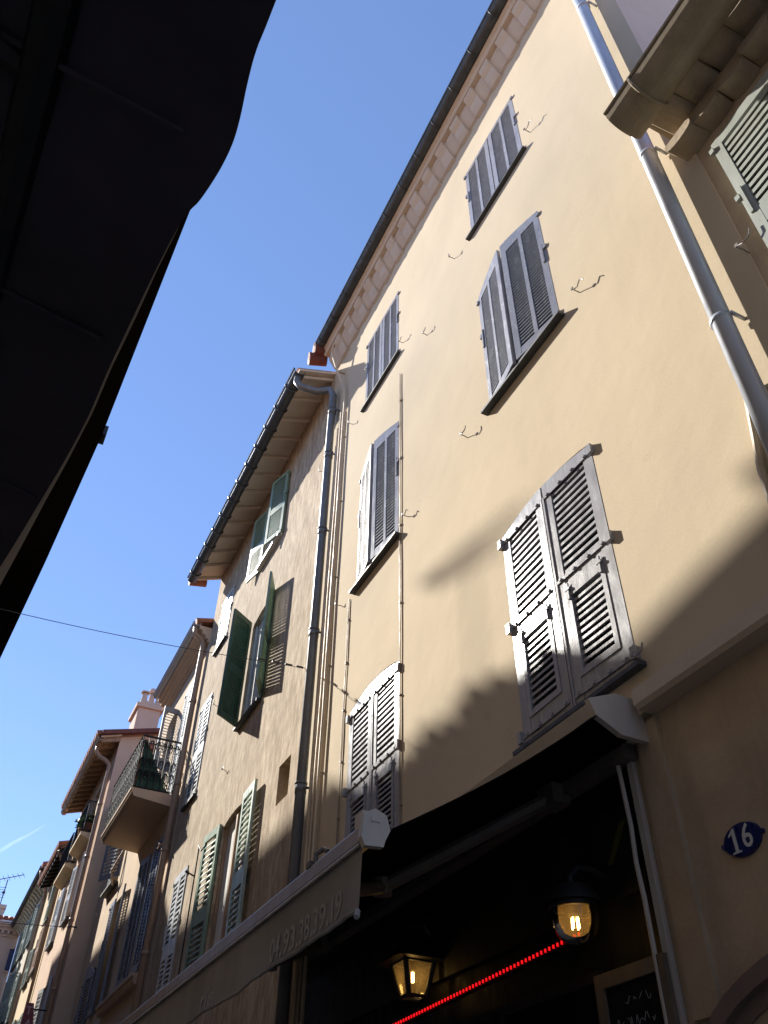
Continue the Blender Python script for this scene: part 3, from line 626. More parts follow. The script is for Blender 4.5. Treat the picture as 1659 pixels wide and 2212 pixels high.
# balcony
BY0, BY1, BX = 5.165, 6.08, 0.727
bal = MB()
bal.prism([(1.0, 2.075), (0.755, 2.10), (0.745, 2.108), (0.745, 2.118), (0.735, 2.122), (0.735, 2.134), (BX, 2.138), (BX, 2.152), (1.0, 2.152)], BY0, BY1)
o = bal.build("balcony", orange, B3); fix_normals(o)
r_ = MB()
def rail_run(fn, n):
    for k in range(n+1):
        t = k/n; x, y = fn(t)
        r_.tube([(x, y, 2.152), (x, y, 2.50)], 0.0035, 5)
        if k < n:
            xm, ym = fn((k+0.5)/n); dx, dy = fn((k+1)/n)[0]-x, fn((k+1)/n)[1]-y
            for zc, sc in ((2.22, 1), (2.30, 1), (2.42, 1)):
                for sgn in (-1, 1):
                    pts = []
                    for j in range(13):
                        a = j/12*1.7*math.pi; rr = 0.4*(1-0.55*j/12)
                        pts.append((xm+sgn*dx*(0.03+rr*math.sin(a)*0.9), ym+sgn*dy*(0.03+rr*math.sin(a)*0.9), zc+0.035-rr*0.09*math.cos(a)))
                    r_.tube(pts, 0.0026, 4)
    a, c = fn(0), fn(1)
    for z, rr in ((2.505, 0.007), (2.165, 0.004), (2.46, 0.0035)): r_.tube([(a[0], a[1], z), (c[0], c[1], z)], rr, 6)
rail_run(lambda t: (0.985+(0.738-0.985)*t, BY0+0.012), 6)
rail_run(lambda t: (0.738, BY0+0.012+(BY1-BY0-0.024)*t), 14)
rail_run(lambda t: (0.738+(0.985-0.738)*t, BY1-0.012), 6)
r_.build("railing", iron, o)
b = MB(); b.box(0.742, 0.747, BY0+0.03, BY1-0.03, 2.16, 2.495)
tag(b.build("woven_screen", reed, None, loc=W(0.744, 5.6, 2.16)), "grey woven screen tied inside the front of the iron balcony railing", "screen")
b = MB(); b.prism_gen([(0.752, BY0+0.020, 2.16), (0.752, BY0+0.020, 2.485), (0.80, BY0+0.020, 2.42), (0.93, BY0+0.020, 2.19), (0.975, BY0+0.020, 2.16)], [(0.752, BY0+0.026, 2.16), (0.752, BY0+0.026, 2.485), (0.80, BY0+0.026, 2.42), (0.93, BY0+0.026, 2.19), (0.975, BY0+0.026, 2.16)])
o = b.build("green_cloth", net_green, None, loc=W(0.85, BY0+0.02, 2.16)); fix_normals(o); tag(o, "dark green cloth hung slanting on the near side of the iron balcony", "cloth")

def potted_plant(x, y, z, label, s=1.0, clay=True):
    t = thing("potted_plant", label, "plant", (x, y, z), "potted plants on the balconies")
    b = MB(); b.lathe((x, y, z), [(0.0, 0), (0.026*s, 0), (0.036*s, 0.055*s), (0.039*s, 0.055*s), (0.039*s, 0.066*s), (0.033*s, 0.066*s), (0.03*s, 0.055*s), (0, 0.055*s)], 14); b.build("pot", pot_m if clay else iron, t)
    f = MB()
    for k in range(90):
        a = random.uniform(0, 6.28); e = random.uniform(0.2, 1.4); r = random.uniform(0.02, 0.085)*s
        c = Vector((x+r*math.cos(a)*math.cos(e), y+r*math.sin(a)*math.cos(e), z+0.06*s+r*math.sin(e)*1.2))
        d1 = Vector((random.uniform(-1, 1), random.uniform(-1, 1), random.uniform(-0.3, 1))).normalized()*0.018*s; d2 = d1.cross(Vector((random.random(), random.random(), random.random()))).normalized()*0.007*s
        f.quad(tuple(c-d1), tuple(c+d2), tuple(c+d1), tuple(c-d2))
    f.build("foliage", leaf_m, t)
potted_plant(0.90, BY0+0.10, 2.152, "small dark bushy plant in a black pot inside the iron balcony", 0.9, False)

# ------------------------------------------------------------------ 4. orange-tan building with wide boarded eave
X4 = 0.868
B4 = thing("orange_building", "orange tan building standing forward with a wide raftered eave and long tan gutter", "building", (X4, 8.5, GZ))
h4 = [(8.12, 8.44, 2.87, 3.34, 0), (8.80, 9.10, 2.81, 3.25, 0), (8.12, 8.38, 2.16, 2.67, 0), (8.88, 9.14, 2.13, 2.61, 0), (8.28, 8.6, 1.05, 1.70, 0), (8.9, 9.2, 1.0, 1.6, 0)]
w_ = MB(); facade(w_, X4, 7.55, 9.46, GZ, 3.585, h4, 0.05)
w_.quad((X4, 7.55, GZ), (2.1, 7.55, GZ), (2.1, 7.55, 3.93), (X4, 7.55, 3.585))
w_.quad((X4, 9.46, GZ), (X4, 9.46, 3.585), (2.1, 9.46, 3.93), (2.1, 9.46, GZ))
w_.build("wall", orange, B4)
b = MB(); b.prism([(X4, 3.575), (0.69, 3.522), (0.69, 3.538), (X4, 3.591)], 7.50, 9.46); b.build("eave_board", wood_board, B4)
for k in range(15):
    y = 7.53+k*0.132; b = MB(); b.prism([(X4, 3.537), (0.70, 3.488), (0.70, 3.523), (X4, 3.573)], y, y+0.026); b.build("rafter", wood_rafter, B4)
b = MB(); b.half_gutter(0.695, 3.528, 0.030, 7.50, 9.48, 10)
for k in range(6): b.tube([(0.695+0.0325*math.cos(math.pi+math.pi*j/8), 7.7+k*0.3, 3.528+0.0325*math.sin(math.pi+math.pi*j/8)) for j in range(9)], 0.003, 5)
b.build("gutter", tan_gutter, B4)
roof_slab(B4, 0.66, 2.1, 7.50, 9.46, 3.545, 0.27, 0.025)
b = MB(); b.prism_gen([(0.69, 7.47, 3.545), (2.1, 7.47, 3.925), (2.1, 7.47, 3.965), (0.69, 7.47, 3.585)], [(0.69, 7.52, 3.545), (2.1, 7.52, 3.925), (2.1, 7.52, 3.965), (0.69, 7.52, 3.585)]); o = b.build("verge", tile_edge, B4); fix_normals(o)
b = MB(); b.tube([(0.695, 7.66, 3.50), (0.70, 7.66, 3.45), (0.73, 7.65, 3.41), (0.80, 7.63, 3.37), (0.832, 7.61, 3.33), (0.838, 7.60, 3.27), (0.838, 7.60, 2.0), (0.838, 7.60, -0.3)], 0.019, 12)
for z in (2.96, 2.5, 2.0, 1.5): b.tube([(0.838, 7.60, z-0.012), (0.838, 7.60, z+0.012)], 0.0215, 12)
b.tube([(0.85, 7.68, 3.2), (0.85, 7.68, 0.2)], 0.007, 8); b.build("downpipe", brown_pipe, B4, smooth=True)
def far_window(B, X, h, mat, leaf_open=(False, False), n=16, sillmat=None, frame=None):
    ya, yb, za, zb, _ = h
    wo = window_back(B, X, ya, yb, za, zb, glass_dark, frame, 0.045); wd = (yb-ya)/2
    for sg, hy, op in ((1, ya, leaf_open[0]), (-1, yb, leaf_open[1])):
        fix_normals(leaf_single(X-0.008, hy, sg, 172 if op else 1, wd-0.003, za, zb, zb, n, mid=False, mrail=True, e=0.5, th=0.02, hinge=False).build("shutter", mat, wo))
    sill(wo, X, ya-0.02, yb+0.02, za, 0.03, 0.022, sillmat or slate)
    return wo
for k, h in enumerate(h4): 
    if k < 2: window_back(B4, X4, h[0], h[1], h[2], h[3], glass_dark, white_paint, 0.045)
    else: far_window(B4, X4, h, white_paint, ((True, True), (False, True), (True, True), (False, False))[k-2], 18)
def small_balcony(B, X, y0, y1, z, px):
    b = MB(); b.prism([(X, z-0.06), (px+0.01, z-0.03), (px, z-0.025), (px, z), (X, z)], y0, y1); o = b.build("balcony", ochre, B); fix_normals(o)
    r_ = MB()
    for z2 in (z+0.02, z+0.29): r_.tube([(X, y0+0.01, z2), (px+0.01, y0+0.01, z2), (px+0.01, y1-0.01, z2), (X, y1-0.01, z2)], 0.006, 6)
    for k in range(6):
        x = px+0.01+(X-px-0.01)*k/6; r_.tube([(x, y0+0.01, z), (x, y0+0.01, z+0.29)], 0.003, 4); r_.tube([(x, y1-0.01, z), (x, y1-0.01, z+0.29)], 0.003, 4)
    for k in range(14):
        y = y0+0.01+(y1-y0-0.02)*k/14; r_.tube([(px+0.01, y, z), (px+0.01, y, z+0.29)], 0.003, 4)
    r_.build("railing", iron, o)
    p = MB(); p.box(px+0.016, px+0.02, y0+0.02, y1-0.02, z+0.02, z+0.28); p.build("panel", blue_grey, o)
small_balcony(B4, X4, 8.02, 8.60, 2.85, 0.775); small_balcony(B4, X4, 8.74, 9.40, 2.79, 0.775)
potted_plant(0.84, 8.09, 2.85, "green plant in a clay pot at the near end of the small balcony", 1.4)
potted_plant(0.805, 8.18, 2.85, "low spreading green plant behind the clay potted one on the small balcony", 1.2)
# chimney stack on the roof
ch = MB(); ch.box(1.02, 1.25, 8.0, 8.35, 3.6, 4.16); ch.box(0.995, 1.275, 7.975, 8.375, 4.16, 4.205); ch.box(1.03, 1.24, 8.01, 8.34, 4.205, 4.25)
o = ch.build("chimney", chim_m, B4)
for (x, y, hgt, kind) in ((1.065, 8.06, 0.075, 0), (1.145, 8.10, 0.12, 1), (1.215, 8.06, 0.12, 1)):
    b = MB(); b.lathe((x, y, 4.25), [(0.034, 0), (0.027, hgt)], 12)
    if kind: b.lathe((x, y, 4.25+hgt+0.03), [(0.0, -0.012), (0.034, -0.012), (0.042, 0.012), (0.03, 0.04), (0.0, 0.05)], 12); [b.box(x+dx-0.004, x+dx+0.004, y-0.004, y+0.004, 4.25+hgt-0.01, 4.25+hgt+0.025) for dx in (-0.022, 0.022)]
    else: b.lathe((x, y, 4.25+hgt), [(0.027, 0), (0.027, 0.02), (0.0, 0.02)], 12); b.lathe((x, y, 4.25+hgt+0.03), [(0, 0), (0.045, 0), (0.045, 0.012), (0, 0.016)], 12)
    b.build("chimney_pot", chim_m, o)

# ------------------------------------------------------------------ 5. pale ochre building, 6. grimy corbelled building, 7. rose building closing the street
B5 = thing("ochre_building", "narrow pale ochre building with a dark ragged timber eave beyond the small balconies", "building", (X4, 10.2, GZ))
h5 = [(9.92, 10.2, 2.60, 2.98, 0), (9.92, 10.2, 2.12, 2.53, 0), (10.45, 10.72, 2.10, 2.48, 0), (9.75, 10.0, 1.2, 1.7, 0), (10.42, 10.7, 1.3, 1.75, 0)]
w_ = MB(); facade(w_, X4, 9.46, 10.94, GZ, 3.22, h5, 0.05); w_.quad((X4, 10.94, GZ), (X4, 10.94, 3.22), (2.0, 10.94, 3.5), (2.0, 10.94, GZ)); w_.build("wall", ochre, B5)
for k, h in enumerate(h5): far_window(B5, X4, h, teal_grey if k != 1 else brown_pipe, ((True, False), (False, False), (True, True), (False, True), (False, False))[k], 14)
b = MB(); b.prism([(X4, 3.20), (0.76, 3.16), (0.76, 3.175), (X4, 3.215)], 9.47, 10.94); b.build("eave_board", wood_rafter, B5)
for k in range(10):
    y = 9.5+k*0.145; b = MB(); b.prism([(X4, 3.165), (0.755, 3.125), (0.755, 3.16), (X4, 3.2)], y, y+0.03); b.build("rafter", dark_wood, B5)
roof_slab(B5, 0.74, 2.0, 9.47, 10.95, 3.18, 0.27, 0.03)
b = MB(); b.tube([(0.75, 9.52, 3.15), (0.80, 9.55, 3.08), (0.845, 9.6, 3.0), (0.85, 9.6, 0)], 0.016, 10); b.build("downpipe", brown_pipe, B5, smooth=True)

B6 = thing("grimy_building", "weathered pale building with corbelled stone eave and grey green shutters far down the street", "building", (X4, 12.3, GZ))
h6 = [(11.45, 11.70, 2.72, 3.2, 0), (12.15, 12.45, 2.74, 3.22, 0), (12.8, 13.1, 2.75, 3.22, 0), (11.5, 11.75, 1.9, 2.4, 0), (12.2, 12.5, 2.02, 2.62, 0), (12.9, 13.2, 2.05, 2.65, 0)]
w_ = MB(); facade(w_, X4, 10.94, 13.72, GZ, 3.44, h6, 0.05); w_.quad((X4, 10.94, 3.0), (2.0, 10.94, 3.0), (2.0, 10.94, 3.7), (X4, 10.94, 3.44)); w_.build("wall", grimy, B6)
for k, h in enumerate(h6): far_window(B6, X4, h, teal_grey, (True, True) if k < 3 else (k == 4, True), 14)
for k in range(18):
    y = 10.97+k*0.152; b = MB(); b.prism([(X4, 3.29), (0.85, 3.295), (0.825, 3.32), (0.80, 3.345), (0.765, 3.36), (0.765, 3.39), (X4, 3.39)], y, y+0.075); o = b.build("cornice_bracket", grimy, B6); fix_normals(o)
b = MB(); b.prism([(X4, 3.39), (0.755, 3.39), (0.75, 3.415), (X4, 3.43)], 10.95, 13.72); o = b.build("cornice", grimy, B6); fix_normals(o)
b = MB(); b.half_gutter(0.735, 3.415, 0.026, 10.95, 13.7, 8); b.build("gutter", old_zinc, B6)
roof_slab(B6, 0.74, 2.0, 10.95, 13.72, 3.425, 0.27, 0.025)
b = MB(); b.tube([(0.735, 11.05, 3.39), (0.75, 11.05, 3.33), (0.83, 11.02, 3.22), (0.848, 11.0, 3.12), (0.848, 11.0, 0)], 0.02, 10); b.build("downpipe", tan_gutter, B6, smooth=True)

B7 = thing("rose_building", "rose plastered building with moulded cornice and red tiled roof closing the far end", "building", (0.3, 13.75, GZ))
w_ = MB(); YB = 13.74
def back_wall(mb, x0, x1, z0, z1): mb.quad((x0, YB, z0), (x1, YB, z0), (x1, YB, z1), (x0, YB, z1))
back_wall(w_, -1.2, X4-0.002, GZ, 3.44); w_.quad((X4-0.002, YB, GZ), (X4-0.002, YB+1.6, GZ), (X4-0.002, YB+1.6, 3.44), (X4-0.002, YB, 3.44)); w_.quad((-1.2, YB, GZ), (-1.2, YB, 3.44), (-1.2, YB+1.6, 3.44), (-1.2, YB+1.6, GZ)); w_.build("wall", rosy, B7)
b = MB()
for (d, z0, z1) in ((0.02, 3.28, 3.31), (0.035, 3.35, 3.39), (0.07, 3.39, 3.42), (0.10, 3.42, 3.46)): b.box(-1.2, X4-0.004, YB-d, YB+0.01, z0, z1)
for k in range(26): b.box(-1.18+k*0.078, -1.145+k*0.078, YB-0.055, YB, 3.31, 3.349)
b.build("cornice", rosy, B7)
b = MB(); b.hexa([(-1.25, YB-0.10, 3.462), (X4-0.004, YB-0.10, 3.462), (X4-0.004, YB+1.6, 3.9), (-1.25, YB+1.6, 3.9), (-1.25, YB-0.10, 3.49), (X4-0.004, YB-0.10, 3.49), (X4-0.004, YB+1.6, 3.93), (-1.25, YB+1.6, 3.93)])
for k in range(30): x = -1.22+k*0.071; b.tube([(x, YB-0.115, 3.495), (x, YB+1.6, 3.935)], 0.025, 6)
b.build("roof", terracotta, B7)
ch = MB(); ch.box(0.36, 0.575, YB+0.1, YB+0.4, 3.45, 3.66); ch.box(0.345, 0.59, YB+0.08, YB+0.42, 3.66, 3.71); ch.build("chimney", grimy, B7)
b = MB(); b.box(0.80, 0.85, YB-0.02, YB+0.01, 2.86, 3.13); wo = b.build("window", glass_dark, B7)
b = MB(); b.box(0.795, 0.858, YB-0.035, YB-0.021, 2.87, 3.12)
for k in range(12): b.box(0.80, 0.853, YB-0.041, YB-0.036, 2.88+k*0.02, 2.89+k*0.02)
b.build("shutter", blue_paint, wo); b = MB(); b.box(0.79, 0.862, YB-0.05, YB+0.0, 3.132, 3.17); b.build("lintel", rosy, wo); b = MB(); b.box(0.79, 0.862, YB-0.04, YB+0.0, 2.84, 2.86); b.build("sill", rosy, wo)
an = MB(); AX, AY = 0.50, YB+0.25
an.tube([(AX, AY, 3.7), (AX+0.005, AY, 4.10)], 0.008, 6); an.tube([(AX-0.25, AY, 4.03), (AX+0.21, AY, 4.20)], 0.006, 6)
for k in range(8):
    t = k/7; x = AX-0.24+0.44*t; z = 4.035+0.162*t; L = 0.10-0.03*t; an.tube([(x-0.03, AY-L, z+0.01), (x+0.03, AY+L, z-0.01)], 0.003, 5)
for k in range(5): an.tube([(AX-0.12, AY-0.02, 3.83+k*0.035), (AX+0.02, AY+0.05, 3.86+k*0.035)], 0.0035, 5)
an.box(AX-0.02, AX+0.02, AY-0.01, AY+0.01, 3.90, 3.93)
tag(an.build("tv_antenna", iron, None, loc=W(AX, AY, 3.7)), "thin rake shaped television antenna on the far chimney against the sky", "antenna")

# red vertical sign
sg_ = thing("shop_sign", "dark red hanging shop sign with pale letters T and A near the bottom left", "sign", (0.70, 7.62, 0.6))
b = MB(); b.prism_gen([(0.672, 7.66, 1.405), (0.724, 7.66, 1.405), (0.80, 7.66, 1.06), (0.665, 7.66, 1.06)], [(0.672, 7.72, 1.405), (0.724, 7.72, 1.405), (0.80, 7.72, 1.06), (0.665, 7.72, 1.06)])
o = b.build("panel", red_sign, sg_); fix_normals(o)
b = MB(); b.tube([(0.71, 7.69, 1.37), (X4, 7.69, 1.37)], 0.006, 6); b.build("bracket", iron, sg_)
for (ch_, x, z, s) in (("T", 0.700, 1.352, 0.075), ("A", 0.714, 1.262, 0.088)):
    text_mesh(ch_, s, sign_txt, "letter", lambda u, v, w, x=x, z=z: (x+u, 7.657-w, z+v), sg_, 0.002, 0.001)

# ------------------------------------------------------------------ right neighbour with the tile-course eave
B0 = thing("tiled_eave_building", "old building with a two course tile eave and pale green shutter at the right", "building", (1.0, -0.2, GZ))
h0 = [(0.07, 0.43, 1.22, 1.83, 0)]
w_ = MB(); facade(w_, 1.004, -0.6, 0.527, 0.60, 1.93, h0, 0.06)
w_.quad((1.004, 0.527, 0.6), (1.10, 0.527, 0.6), (1.10, 0.527, 1.95), (1.004, 0.527, 1.93)); w_.build("wall", aged, B0)
wo = window_back(B0, 1.004, 0.07, 0.43, 1.22, 1.83, glass_dark, None, 0.05)
fix_normals(leaf_single(0.996, 0.432, -1, 2, 0.18, 1.215, 1.835, 1.835, 24, mid=False, mrail=True, e=0.5).build("shutter", pale_green, wo)); fix_normals(leaf_single(0.996, 0.068, 1, 2, 0.18, 1.215, 1.835, 1.835, 24, mid=False, mrail=True, e=0.5).build("shutter", pale_green, wo))
hook(B0, 0.475, 1.475, 1.2, 0, 1.004)
def tile_course(xo, xi, z, r, y0, y1, off):
    n = int((y1-y0)/(2*r))
    for k in range(n):
        y = y1-off-2*r*(k+0.5); b = MB(); N = 8; jx = random.uniform(-0.007, 0.007); jz = random.uniform(-0.004, 0.004); cv = random.uniform(0.42, 0.62); sk = random.uniform(-0.006, 0.006)
        arc = [(y+r*1.03*math.cos(math.pi*j/N), z+jz-cv*r*math.sin(math.pi*j/N)**0.8) for j in range(N+1)]
        low = [(xo+jx, a, c) for a, c in arc]+[(xo+jx, y-r*1.03, z+0.016), (xo+jx, y+r*1.03, z+0.016)]
        b.prism_gen(low, [(xi, p[1]+sk, p[2]+0.004) for p in low])
        o = b.build("eave_tile", genoise, B0); fix_normals(o)
b = MB(); b.box(0.955, 1.002, -0.6, 0.500, 1.928, 1.955); b.box(0.905, 1.002, -0.6, 0.500, 1.992, 2.02); o = b.build("mortar_course", genoise, B0)
tile_course(0.945, 1.003, 1.912, 0.039, -0.6, 0.505, 0.0); tile_course(0.895, 1.003, 1.976, 0.039, -0.6, 0.505, 0.02)
roof_slab(B0, 0.895, 2.0, -0.6, 0.505, 2.022, 0.22, 0.02, rows=False)
b = MB(); GX, GZc, GR = 0.834, 1.955, 0.052
b.half_gutter(GX, GZc, GR, -0.6, 0.512, 14, 0.004)
b.tube([(GX+(GR+0.003)*math.cos(math.pi+math.pi*j/12), 0.425, GZc+(GR+0.003)*math.sin(math.pi+math.pi*j/12)) for j in range(13)], 0.004, 6)
b.prism([(GX+(GR-0.001)*math.cos(math.pi+math.pi*j/12), GZc+(GR-0.001)*math.sin(math.pi+math.pi*j/12)) for j in range(13)], 0.506, 0.512)
b.build("gutter", olive_gutter, B0)

# ------------------------------------------------------------------ cafe awning
AW = thing("cafe_awning", "long charcoal cafe awning with a grey lettered valance stretched out over the shopfront", "awning", (0.95, 1.9, 0.70))
AY0, AY1 = 1.03, 2.72; FX, FZ = 0.478, 0.432
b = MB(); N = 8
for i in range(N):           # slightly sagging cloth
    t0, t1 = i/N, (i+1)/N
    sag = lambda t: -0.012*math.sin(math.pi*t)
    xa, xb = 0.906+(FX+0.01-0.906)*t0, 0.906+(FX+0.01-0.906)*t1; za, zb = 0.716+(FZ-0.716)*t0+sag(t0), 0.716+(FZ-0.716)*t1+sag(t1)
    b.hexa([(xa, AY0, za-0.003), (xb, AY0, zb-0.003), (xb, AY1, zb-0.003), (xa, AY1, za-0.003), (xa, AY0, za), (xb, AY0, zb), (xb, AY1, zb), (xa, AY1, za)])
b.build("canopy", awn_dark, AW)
b = MB(); b.prism([(1.016, 0.700), (1.002, 0.762), (0.955, 0.765), (0.897, 0.741), (0.906, 0.718), (0.955, 0.700)], AY0+0.012, AY1-0.01); o = b.build("cassette", awn_metal, AW); fix_normals(o)
b = MB(); b.prism([(0.9045, 0.7165), (0.954, 0.698), (0.984, 0.698), (0.984, 0.693), (0.953, 0.693), (0.9035, 0.7125)], AY0+0.013, AY1-0.012); o = b.build("shade_sheet", awn_dark, AW); fix_normals(o)  # added dark sheet, stands in for the shade under the cassette
cap = [(1.017, 0.686), (1.004, 0.766), (0.954, 0.769), (0.890, 0.743), (0.901, 0.714), (0.952, 0.687)]
for y in (AY0, AY1-0.01):
    b = MB(); b.prism(cap, y-0.002, y+0.010); o = b.build("end_plate", awn_metal, AW); fix_normals(o)
b = MB(); b.box(0.985, 1.016, AY0+0.04, AY1-0.05, 0.672, 0.705); b.build("torsion_bar", arm_m, AW)
b = MB(); b.prism([(FX+0.012, FZ-0.006), (FX+0.012, FZ+0.008), (FX-0.002, FZ+0.016), (FX-0.016, FZ+0.008), (FX-0.018, FZ-0.012), (FX-0.008, FZ-0.016)], AY0+0.006, AY1-0.006); o = b.build("front_bar", awn_bar, AW); fix_normals(o)
b = MB(); b.tube([(FX-0.004, AY0+0.006, FZ+0.0175), (FX-0.004, AY1-0.006, FZ+0.0175)], 0.003, 8); b.build("bar_trim", zinc, AW)
b = MB(); b.tube([(FX-0.0165, AY0+0.01, FZ-0.0155), (FX-0.0165, AY1-0.01, FZ-0.0155)], 0.0022, 8); b.build("keder_strip", awn_metal, AW)
ec = [(FX-0.022, FZ-0.010), (FX-0.018, FZ+0.022), (FX-0.002, FZ+0.031), (FX+0.016, FZ+0.024), (FX+0.022, FZ+0.004), (FX+0.014, FZ-0.012), (FX+0.012, FZ-0.020), (FX-0.016, FZ-0.022)]
b = MB(); b.prism(ec, AY0-0.006, AY0+0.005); b.box(FX-0.012, FX+0.014, AY0+0.014, AY0+0.040, FZ+0.012, FZ+0.034); b.box(FX-0.008, FX+0.006, AY0-0.0075, AY0-0.005, FZ+0.012, FZ+0.018); o = b.build("end_cap", awn_metal, AW); fix_normals(o)
b = MB(); b.prism(ec, AY1-0.005, AY1+0.006); o = b.build("end_cap", awn_metal, AW); fix_normals(o)
b = MB(); n, mz = 90, 10; pts = []; fs = []
def vx(y, k): 
    f = k/mz
    return FX-0.011-0.0016*f*math.sin(y*19)-0.0012*f*math.sin(y*47+1.3)-0.0006*f*math.sin(y*113)-0.003*f*math.exp(-((y-1.055)/0.03)**2)
for i in range(n+1):
    y = AY0+0.012+(AY1-AY0-0.024)*i/n; zb = 0.334+0.0012*math.sin(y*11)+0.0008*math.sin(y*23)
    for k in range(mz+1): pts.append((vx(y, k), y, FZ-0.014+(zb-FZ+0.014)*k/mz))
for i in range(n):
    for k in range(mz): a = i*(mz+1)+k; fs.append((a, a+1, a+mz+2, a+mz+1))
b.add(pts, fs); o = b.build("valance", awn_grey, AW, smooth=True)
b = MB(); b.tube([(vx(AY0+0.012+(AY1-AY0-0.024)*i/60, mz)-0.001, AY0+0.012+(AY1-AY0-0.024)*i/60, 0.334+0.0012*math.sin((AY0+0.012+(AY1-AY0-0.024)*i/60)*11)+0.0008*math.sin((AY0+0.012+(AY1-AY0-0.024)*i/60)*23)) for i in range(61)], 0.0028, 6)
b.tube([(FX-0.016, AY0+0.012, 0.332), (FX-0.02, AY0+0.005, 0.322)], 0.004, 6); b.build("hem", awn_grey, o)
for (body, yc, zc, sz) in (("04.93.38.39.19", 1.245, 0.357, 0.049), ("rais", 1.73, 0.353, 0.058)):
    text_mesh(body, sz, awn_text, "lettering", lambda u, v, w, yc=yc, zc=zc: (vx(yc-u, mz*min(1, max(0, (FZ-0.014-zc-v)/0.084)))-0.0012-w, yc-u, zc+v), o, 0.0004, 0.0006)
for (ya, yb) in ((1.28, 1.55), (2.45, 2.2)):      # folding arms
    b = MB(); b.tube([(0.975, ya, 0.672), (0.74, yb, 0.545)], 0.014, 8); b.tube([(0.74, yb, 0.545), (FX+0.02, ya, FZ-0.01)], 0.012, 8); b.lathe((0.74, yb, 0.53), [(0, 0), (0.02, 0), (0.02, 0.03), (0, 0.03)], 12)
    b.box(0.96, 1.0, ya-0.025, ya+0.025, 0.655, 0.70); b.build("folding_arm", arm_m, AW)
b = MB(); b.tube([(FX-0.004, 1.235, FZ+0.02), (FX-0.004, 1.235, FZ+0.034), (FX+0.004, 1.225, FZ+0.040), (FX+0.008, 1.215, FZ+0.034)], 0.004, 8); b.box(FX-0.01, FX+0.004, 1.245, 1.262, FZ+0.018, FZ+0.027)
b.build("bar_clip", arm_m, AW)

# ------------------------------------------------------------------ things on the cafe front
def wall_lamp():
    t = thing("bulkhead_lamp", "round glass wall lamp with glowing filaments beside the chalkboard", "lamp", (1.10, 1.215, 0.44))
    x, y, z = 0.95, 1.225, 0.452
    b = MB(); b.lathe((x, y, z), [(0.0, 0.03), (0.03, 0.028), (0.040, 0.012), (0.042, 0.0), (0.040, -0.004), (0.034, -0.004)], 24); b.lathe((x, y, z+0.004), [(0.050, 0.0), (0.045, 0.012), (0.03, 0.03)], 24); b.build("cap", dark_wood, t, smooth=True)
    b = MB(); b.tube([(x, y, z+0.028), (x, y, z+0.05), (x+0.02, y, z+0.068), (x+0.05, y, z+0.07), (x+0.08, y, z+0.06)], 0.007, 8); b.build("bracket", dark_wood, t)
    b = MB(); pr = [(0.040, 0.0), (0.0405, -0.016), (0.0375, -0.032), (0.030, -0.046), (0.018, -0.055), (0.0, -0.058)]; b.lathe((x, y, z), pr, 28); b.build("glass_dome", lampglass, t, smooth=True)
    b = MB()
    for k in range(4):
        a = k*math.pi/2+0.4; b.tube([(x+0.006*math.cos(a), y+0.006*math.sin(a), z-0.016), (x+0.007*math.cos(a), y+0.007*math.sin(a), z-0.034)], 0.0014, 6)
    b.build("filament", filament, t)
    b = MB(); b.lathe((x, y, z), [(0.0, 0.0), (0.014, 0.0), (0.014, -0.012), (0.008, -0.016), (0.0, -0.016)], 12); b.build("socket", iron, t)
wall_lamp()
def lantern():
    t = thing("wall_lantern", "four sided glass wall lantern with a lit bulb above the red light strip", "lamp", (1.1, 1.85, 0.42))
    x, y, z = 0.98, 1.885, 0.437; tw, bw, h = 0.037, 0.022, 0.070
    P = lambda s1, s2, k: (x+s1*(bw+(tw-bw)*k), y+s2*(bw+(tw-bw)*k), z+h*k)
    b = MB()
    for s1 in (-1, 1):
        for s2 in (-1, 1): b.tube([P(s1, s2, 0), P(s1, s2, 1)], 0.0058, 6)
    for k in (0, 1):
        c = [P(-1, -1, k), P(1, -1, k), P(1, 1, k), P(-1, 1, k), P(-1, -1, k)]; b.tube(c, 0.004, 6)
    b.add([(x-0.066, y-0.066, z+h), (x+0.066, y-0.066, z+h), (x+0.066, y+0.066, z+h), (x-0.066, y+0.066, z+h), (x, y, z+h+0.06)], [(0, 1, 2, 3), (0, 1, 4), (1, 2, 4), (2, 3, 4), (3, 0, 4)])
    b.tube([(x, y, z+h+0.05), (x, y, z+h+0.08), (x+0.03, y, z+h+0.085), (x+0.06, y, z+h+0.05)], 0.006, 8); b.build("frame", iron, t)
    b = MB()
    for c in ((-1, -1), (1, -1), (1, 1), (-1, 1)):
        d = {(-1, -1): (1, -1), (1, -1): (1, 1), (1, 1): (-1, 1), (-1, 1): (-1, -1)}[c]
        b.quad(P(*c, 0.03), P(*d, 0.03), P(*d, 0.97), P(*c, 0.97))
    b.build("glass_panel", lampglass, t)
    b = MB(); b.tube([(x, y, z+0.03), (x, y, z+0.05)], 0.0035, 8); b.build("filament", filament, t)
    b = MB(); b.lathe((x, y, z+0.052), [(0.0, 0.03), (0.008, 0.03), (0.008, 0.0), (0, 0)], 10); b.build("socket", iron, t)
lantern()
ls = thing("light_strip", "thin strip of tiny red lights running along the dark cafe front", "light strip", (1.1, 1.6, 0.40))
b = MB(); b.hexa([(1.0, 1.27, 0.424), (1.012, 1.27, 0.424), (1.012, 2.25, 0.392), (1.0, 2.25, 0.392), (1.0, 1.27, 0.436), (1.012, 1.27, 0.436), (1.012, 2.25, 0.404), (1.0, 2.25, 0.404)]); b.build("channel", shop_black, ls)
b = MB(); b.box(0.9965, 0.9995, 1.28, 1.2825, 0.4265, 0.4325)
bulb = b.build("bulb", led_m, ls)
for k in range(1, 72):
    c = bulb.copy(); C.objects.link(c); c.parent = ls; c.location = (0, U*0.0132*k, -U*0.000431*k)
